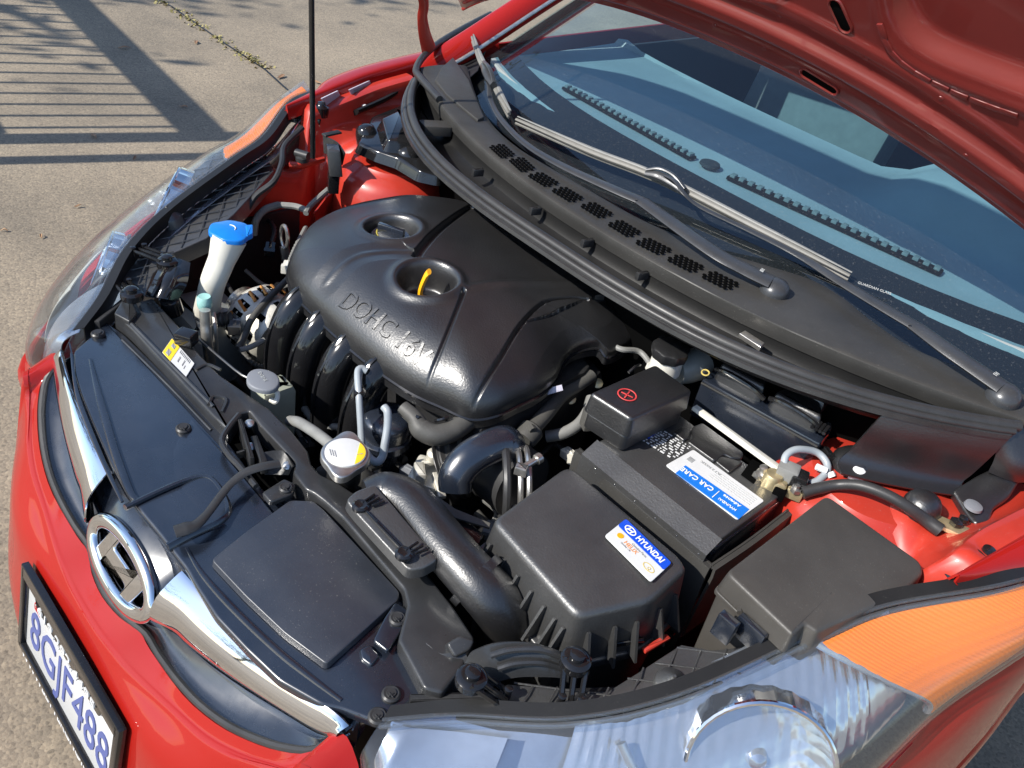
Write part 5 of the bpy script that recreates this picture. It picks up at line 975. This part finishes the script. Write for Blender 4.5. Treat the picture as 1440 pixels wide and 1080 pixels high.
LB = [(prism(rnd(wl, .004), .001, .0003, seg=1), 'paper'), (prism(rnd(PP([(950, 665), (964, 654), (1054, 716), (1039, 730)], bz+.0018), .001), .001, .0002, seg=1), 'label_blue2'),
      (text('CAR CARE', .0125, q0+xd*.49+yd*.26+Z*.001, xd, yd, .0003, .01, width=xd.length*.50), 'white'), (text('HYUNDAI', .006, q0+xd*.10+yd*.58+Z*.001, xd, yd, .0003, .02, width=xd.length*.26), 'white'), (text('Advance', .007, q0+xd*.10+yd*.18+Z*.001, xd, yd, .0003, .02, width=xd.length*.26), 'white'), (bar(q0+xd*.43+yd*.2+Z*.001, q0+xd*.43+yd*.85+Z*.001, .0012, .0004, r=.0001), 'white')]
w0 = P(1072, 703, bz+.0018); wd_ = P(976, 635, bz+.0018)-w0; wy = P(1056, 716, bz+.0018)-w0; fine = []
for r_ in range(5):
    x0 = .05
    while x0 < .62: L0 = rgf.uniform(.02, .06); fine.append(bar(w0+wd_*x0+wy*(.2+.15*r_), w0+wd_*(x0+L0)+wy*(.2+.15*r_), .0011, .0003, r=.0001)); x0 += L0+.015
for k in range(7): fine.append(bar(w0+wd_*(.90+.012*k)+wy*.45, w0+wd_*(.90+.012*k)+wy*.8, .0006, .0003, r=.0001))
LB += [(fuse(*fine), 'silver_print'), (text('A12305K', .007, w0+wd_*.55+wy*.2, wd_, wy, .0002, width=wd_.length*.3), 'print_grey')]
sub('label', LB, bt, 'white label with a blue CAR CARE band', ang=30)
pw = []
p0 = P(903, 618, bz+.0012); xw = P(948, 646, bz+.0012)-p0; yw = P(930, 600, bz+.0012)-p0
for i in range(9):
    x0 = 0.
    while x0 < .95: L0 = rgf.uniform(.03, .16); pw.append(bar(p0+xw*x0+yw*(i/9), p0+xw*min(1, x0+L0)+yw*(i/9), .0022 if i % 3 else .0034, .0003, r=.0001)); x0 += L0+rgf.uniform(.03, .10)
sub('white_print', (fuse(*pw), 'paper'), bt); sub('eye', (prism(PP([(906, 610), (924, 600), (930, 604), (912, 616)], bz+.002), .002, .0004), 'label_blue'), bt)
sub('terminal_recess', (prism(PP([(1042, 667), (1058, 645), (1076, 655), (1060, 680)], bz+.001), .002, .0003), 'hole_black'), bt)
# tray round the battery
tr = empty('battery_tray', 'dusty black battery tray with fabric edge')
fo = PP([(812, 634, .776), (870, 690, .775), (930, 740, .774), (1000, 800, .772)])
sub('front_wall', (grid([[p+V(0, .004, .0) for p in fo], fo, [p+V(.0, -.004, -.01) for p in fo], [p+V(.004, -.002, -.14) for p in fo]], .004, n1=2, n2=4), 'dusty_plastic'), tr)
so_ = PP([(1000, 801, .772), (1060, 760, .774), (1130, 705, .776)])
sub('side_wall', (grid([[p+V(-.004, 0, 0) for p in so_], so_, [p+V(.003, 0, -.01) for p in so_], [p+V(.0, 0, -.14) for p in so_]], .004, n1=2, n2=4), 'dusty_plastic'), tr)
for px, py in ((868, 681), (930, 727)): sub('clip_notch', (prism(PP([(px-8, py-6), (px+2, py-4), (px+12, py+6), (px+4, py+10), (px-4, py+4)], .7775), .01, .002), 'hole_black'), tr)
# positive terminal cover
tc = empty('terminal_cover', 'black positive terminal cover with red plus mark')
tcp = PP([(829, 552), (889, 590), (975, 549), (922, 511)], .866)
sub('lid', (prism(rnd(tcp, .008, 4), .032, .006, taper=.003, seg=4), 'cover_plastic'), tc); sub('base', (prism(rnd([p-Z*.036+(sum(tcp, V(0, 0, 0))/4-p)*.04 for p in tcp], .008, 4), .026, .003), 'cover_plastic'), tc)
cc = P(882, 555, .8672); sub('plus_mark', (fuse(tube([cc+V(.0135*math.cos(k), .0135*math.sin(k), 0) for k in np.linspace(0, 6.283, 30, endpoint=False)], .0012, 6, 1, closed=True, sq=.5, up=Z), *[bar(cc-d*.0095, cc+d*.0095, .0022, .001) for d in (V(.95, .3, 0), V(-.3, .95, 0))]), 'print_red'), tc, 'red circled plus mark')
sub('hinge', (fuse(*[tube([P(901+6*k, 602-3*k, .832)-V(0, 0, .004), P(901+6*k, 602-3*k, .832)+V(0, -.002, .006)], .003, 6, 1) for k in range(6)], tube(PP([(898, 604, .832), (940, 582, .832)]), .003, 6, 1)), 'gloss_black'), tc); sub('rear_latch', (tube(PP([(884, 524, .864), (893, 516, .87), (900, 513, .866)]), .0025, 6, 4), 'gloss_black'), tc)
# brake fluid reservoir
br = empty('brake_reservoir', 'translucent brake fluid reservoir with scalloped black cap')
c = P(945, 488, .875)
sub('cap', (lathe(c-Z*.016, V(0, -.08, 1), [(.024, -.004), (.0285, 0), (.030, .010), (.029, .016), (.026, .018), (.003, .0175)], 48, scallop=.035, ns=9), 'cover_plastic'), br); sub('neck', (lathe(c-Z*.045, Z, [(.026, 0), (.025, .03)], 24), 'off_white'), br)
sub('tank', (tube(PP([(948, 520, .825), (968, 515, .828), (995, 508, .828), (1025, 505, .82)]), [.030, .033, .033, .026], 20, 6, sq=.85), 'bottle_grey'), br); sub('mark', (tube([P(992, 524, .859)+V(.006*math.cos(k), .005*math.sin(k), .002*math.sin(k)) for k in np.linspace(0, 6.283, 16, endpoint=False)], .0012, 5, 1, closed=True), 'gold'), br)
# engine control connectors behind the battery
eu = empty('control_unit', 'black control unit with two hooded connectors'); ux = (P(1140, 628, .82)-P(990, 545, .82)).normalized(); uy = V(-ux.y, ux.x, 0)
oc = P(1066, 592, .815)
sub('case', (box(oc, ux, uy, Z, .20, .05, .07, .004), 'satin_black'), eu)
for t in (-.048, .045):
    q = oc+ux*t+uy*.012+Z*.064
    hood_ = fuse(prism(rnd([q-ux*.040-uy*.018, q+ux*.040-uy*.018, q+ux*.022+uy*.026, q-ux*.030+uy*.030], .010, 4), .030, .008, taper=.003, seg=4), box(q+ux*.012+uy*.030-Z*.008, ux, uy, Z, .034, .03, .024, .008))
    sub('connector_hood', (hood_, 'cover_plastic'), eu); sub('lever', (tube([q-ux*.042-uy*.02-Z*.012, q-ux*.02-uy*.026-Z*.004, q+ux*.02-uy*.026-Z*.006, q+ux*.044-uy*.02-Z*.018], .004, 8, 5), 'gloss_black'), eu)
    sub('cable_boot', (tube([q+ux*.012+uy*.04-Z*.01, q+ux*.02+uy*.06-Z*.02, q+ux*.02+uy*.07-Z*.06], .012, 12, 5), 'rubber'), eu)
sub('edge_strip', (bar(oc-ux*.098-uy*.027+Z*.030, oc+ux*.098-uy*.027+Z*.030, .003, .003), 'dusty_plastic'), eu)
sub('spring_clip', (fuse(*[tube([oc+ux*(.078+.006*k)-uy*.02+Z*.05, oc+ux*(.078+.006*k)+uy*.0+Z*.052], .003, 6, 1) for k in range(4)]), 'gloss_black'), eu)
part('hold_down_bar', (bar(P(976, 572, .822), P(1100, 662, .818), .012, .006), 'off_white'), 'white battery hold down bar')
# negative terminal and cable
ng = empty('negative_terminal', 'corroded metal battery terminal clamp with bolts')
sub('clamp', (fuse(box(P(1090, 678, .808), V(.8, .3, 0), V(-.3, .8, 0), Z, .034, .026, .018, .004), box(P(1118, 690, .806), V(.8, .3, 0), V(-.3, .8, 0), Z, .024, .024, .016, .004), lathe(P(1085, 676, .808), Z, [(.014, -.006), (.014, .010), (.012, .014), (.009, .015)], 18)), 'brass'), ng)
sub('bolt', (fuse(lathe(P(1073, 668, .806), V(-.2, -.2, 1), [(.010, 0), (.010, .006), (.006, .007), (.006, .016), (.003, .017)], 12), lathe(P(1068, 672, .80), V(-.5, -.3, .8), [(.009, 0), (.009, .008), (.004, .009)], 6)), 'steel'), ng); sub('bolt', (lathe(P(1118, 691, .812), Z, [(.008, 0), (.008, .006), (.004, .007), (.004, .012)], 6), 'steel'), ng); sub('spacer', (box(P(1096, 692, .802), V(.8, .3, 0), V(-.3, .8, 0), Z, .018, .016, .02), 'hole_black'), ng)
part('battery_sensor', [(box(P(1108, 663, .825), V(.8, .3, 0), V(-.3, .8, 0), Z, .030, .026, .022, .003), 'hose_grey'), (box(P(1124, 674, .822), V(.8, .3, 0), V(-.3, .8, 0), Z, .022, .026, .022, .003), 'gloss_black')], 'grey and black sensor plug on the terminal')
part('sensor_wire', (tube(PP([(1102, 655, .83), (1106, 640, .84), (1122, 632, .845), (1148, 636, .84), (1162, 650, .835), (1162, 664, .828), (1150, 676, .822), (1138, 680, .818)]), .0055, 10, 6), 'vac_hose'), 'grey taped sensor wire looping behind the terminal')
part('wire_tip', (fuse(tube(PP([(1148, 656, .835), (1162, 662, .833)]), .005, 8, 1), tube(PP([(1167, 664, .83), (1170, 671, .826)]), .006, 8, 1)), 'white'), 'white wire connector end')
part('ground_cable', [(tube(PP([(1128, 693, .815), (1150, 687, .824), (1178, 682, .835), (1210, 683, .85), (1245, 695, .856), (1275, 712, .854), (1300, 730, .842), (1322, 746, .838)]), [.009, .0085, .008, .008, .008, .008, .009, .010], 14, 6), 'rubber'), (fuse(box(P(1340, 742, .838), V(.8, .3, 0), V(-.3, .8, 0), Z, .045, .024, .006, .002)), 'brass')], 'black ground cable arching to a brass lug on the apron')
part('lug_bolt', (fuse(lathe(P(1343, 737, .842), Z, [(.009, 0), (.009, .006), (.004, .008)], 6), lathe(P(1353, 732, .842), Z, [(.007, 0), (.007, .006), (.004, .008)], 6)), 'gloss_black'), 'black bolt holding the ground lug')
part('tower_bolt', (lathe(P(1203, 668, .832), Z, [(.013, -.006), (.013, .0), (.010, .004), (.010, .012), (.006, .014)], 16), 'white'), 'white bolt head on the driver shock tower')
# fuse box
fb_ = empty('fuse_box', 'dusty grey black fuse box lid by the driver headlight')
ft = PP([(1163, 695), (1021, 804), (1115, 893), (1133, 878), (1150, 889), (1268, 836), (1300, 806), (1296, 790)], .850)
sub('lid', (prism(rnd(ft, [.012, .010, .004, .003, .004, .018, .014, .01], 4), .030, .005, taper=.003, seg=4, crown=.002), 'fuse_plastic'), fb_)
fl_ = [V(p.x, p.y, .818) for p in ft]; fc = sum(fl_, V(0, 0, 0))/8
sub('rim', (prism(rnd([fc+(p-fc)*1.035 for p in fl_], .008, 3), .006, .002), 'fuse_plastic'), fb_); sub('base', (prism(rnd([fc+(p-fc)*1.0-Z*.006 for p in fl_], .008, 3), .11, .003, taper=-.004), 'fuse_plastic'), fb_)
for (a_, b_, zz, wd, ht) in (((1008, 872), (1032, 892), .812, .012, .035), ((1036, 874), (1072, 906), .812, .010, .032)): sub('latch_bracket', (bar(P(*a_, zz), P(*b_, zz), wd, ht), 'satin_black'), fb_)
sub('latch_loop', (tube(PP([(1040, 862), (1044, 846), (1068, 864), (1078, 888), (1074, 894)], .822), .0035, 8, 4), 'fuse_plastic'), fb_)
part('bumper_stop', (fuse(tube(PP([(1330, 815, .845), (1355, 800, .86), (1378, 785, .872)]), [.014, .016, .016], 14, 4), lathe(P(1383, 783, .872), V(.1, -.1, 1), [(.020, -.012), (.020, .004), (.015, .006), (.015, .010), (.009, .010), (.009, .015), (.003, .016)], 22), box(P(1390, 800, .86), V(.8, .5, 0), V(-.5, .8, 0), Z, .04, .02, .02)), 'gloss_black'), 'black rubber stop at the driver headlight tail')

# ================================================================== LOOMS AND PLUGS IN THE GAPS
rl = random.Random(33)
looms = [[(420, 560), (440, 590), (470, 600), (500, 600)], [(395, 560), (415, 600), (430, 625)], [(560, 640), (585, 620), (610, 640), (600, 670)], [(520, 660), (550, 650), (575, 665)], [(330, 470), (345, 500), (365, 515), (385, 510)], [(345, 380), (370, 400), (395, 405)], [(430, 320), (415, 350), (405, 375)], [(620, 600), (650, 620), (690, 610), (730, 590)], [(760, 640), (780, 625), (800, 640)], [(840, 470), (870, 490), (900, 495), (920, 520)], [(1100, 590), (1130, 600), (1160, 640)], [(320, 400), (335, 430), (330, 460)], [(540, 690), (570, 700), (600, 690)], [(680, 700), (700, 720), (690, 745)], [(365, 300), (385, 320), (380, 350)], [(1150, 620), (1165, 600), (1150, 580)]]
zz = [.62, .58, .61, .63, .62, .66, .72, .68, .68, .80, .82, .66, .64, .64, .70, .83]
for k, (pts, z_) in enumerate(zip(looms, zz)):
    r_ = rl.choice((.004, .005, .0065)); rib = k % 2 == 0; p3 = [P(x, y, z_+rl.uniform(-.012, .012)) for x, y in pts]
    part('wire_loom', (tube(p3, (lambda t, r_=r_: r_*(1+.16*math.sin(t*90))) if rib else r_, 9, 14 if rib else 6), rl.choice(('rubber', 'hose_dark', 'hose_dark', 'dark_metal', 'hose_grey'))), 'thin wiring loom deep in the engine bay')
    e_ = p3[-1]; d_ = (p3[-1]-p3[-2]).normalized(); sd_ = d_.cross(Z).normalized()
    part('wire_plug', (fuse(box(e_, d_, sd_, d_.cross(sd_), .026, .018, .014, .002), box(e_+d_*.012, d_, sd_, d_.cross(sd_), .010, .021, .017, .002), bar(e_-d_*.010+Z*.009, e_+d_*.008+Z*.009, .005, .003)), rl.choice(('gloss_black', 'box_plastic', 'cap_grey', 'off_white', 'gloss_black'))), 'small wiring plug in the engine bay')
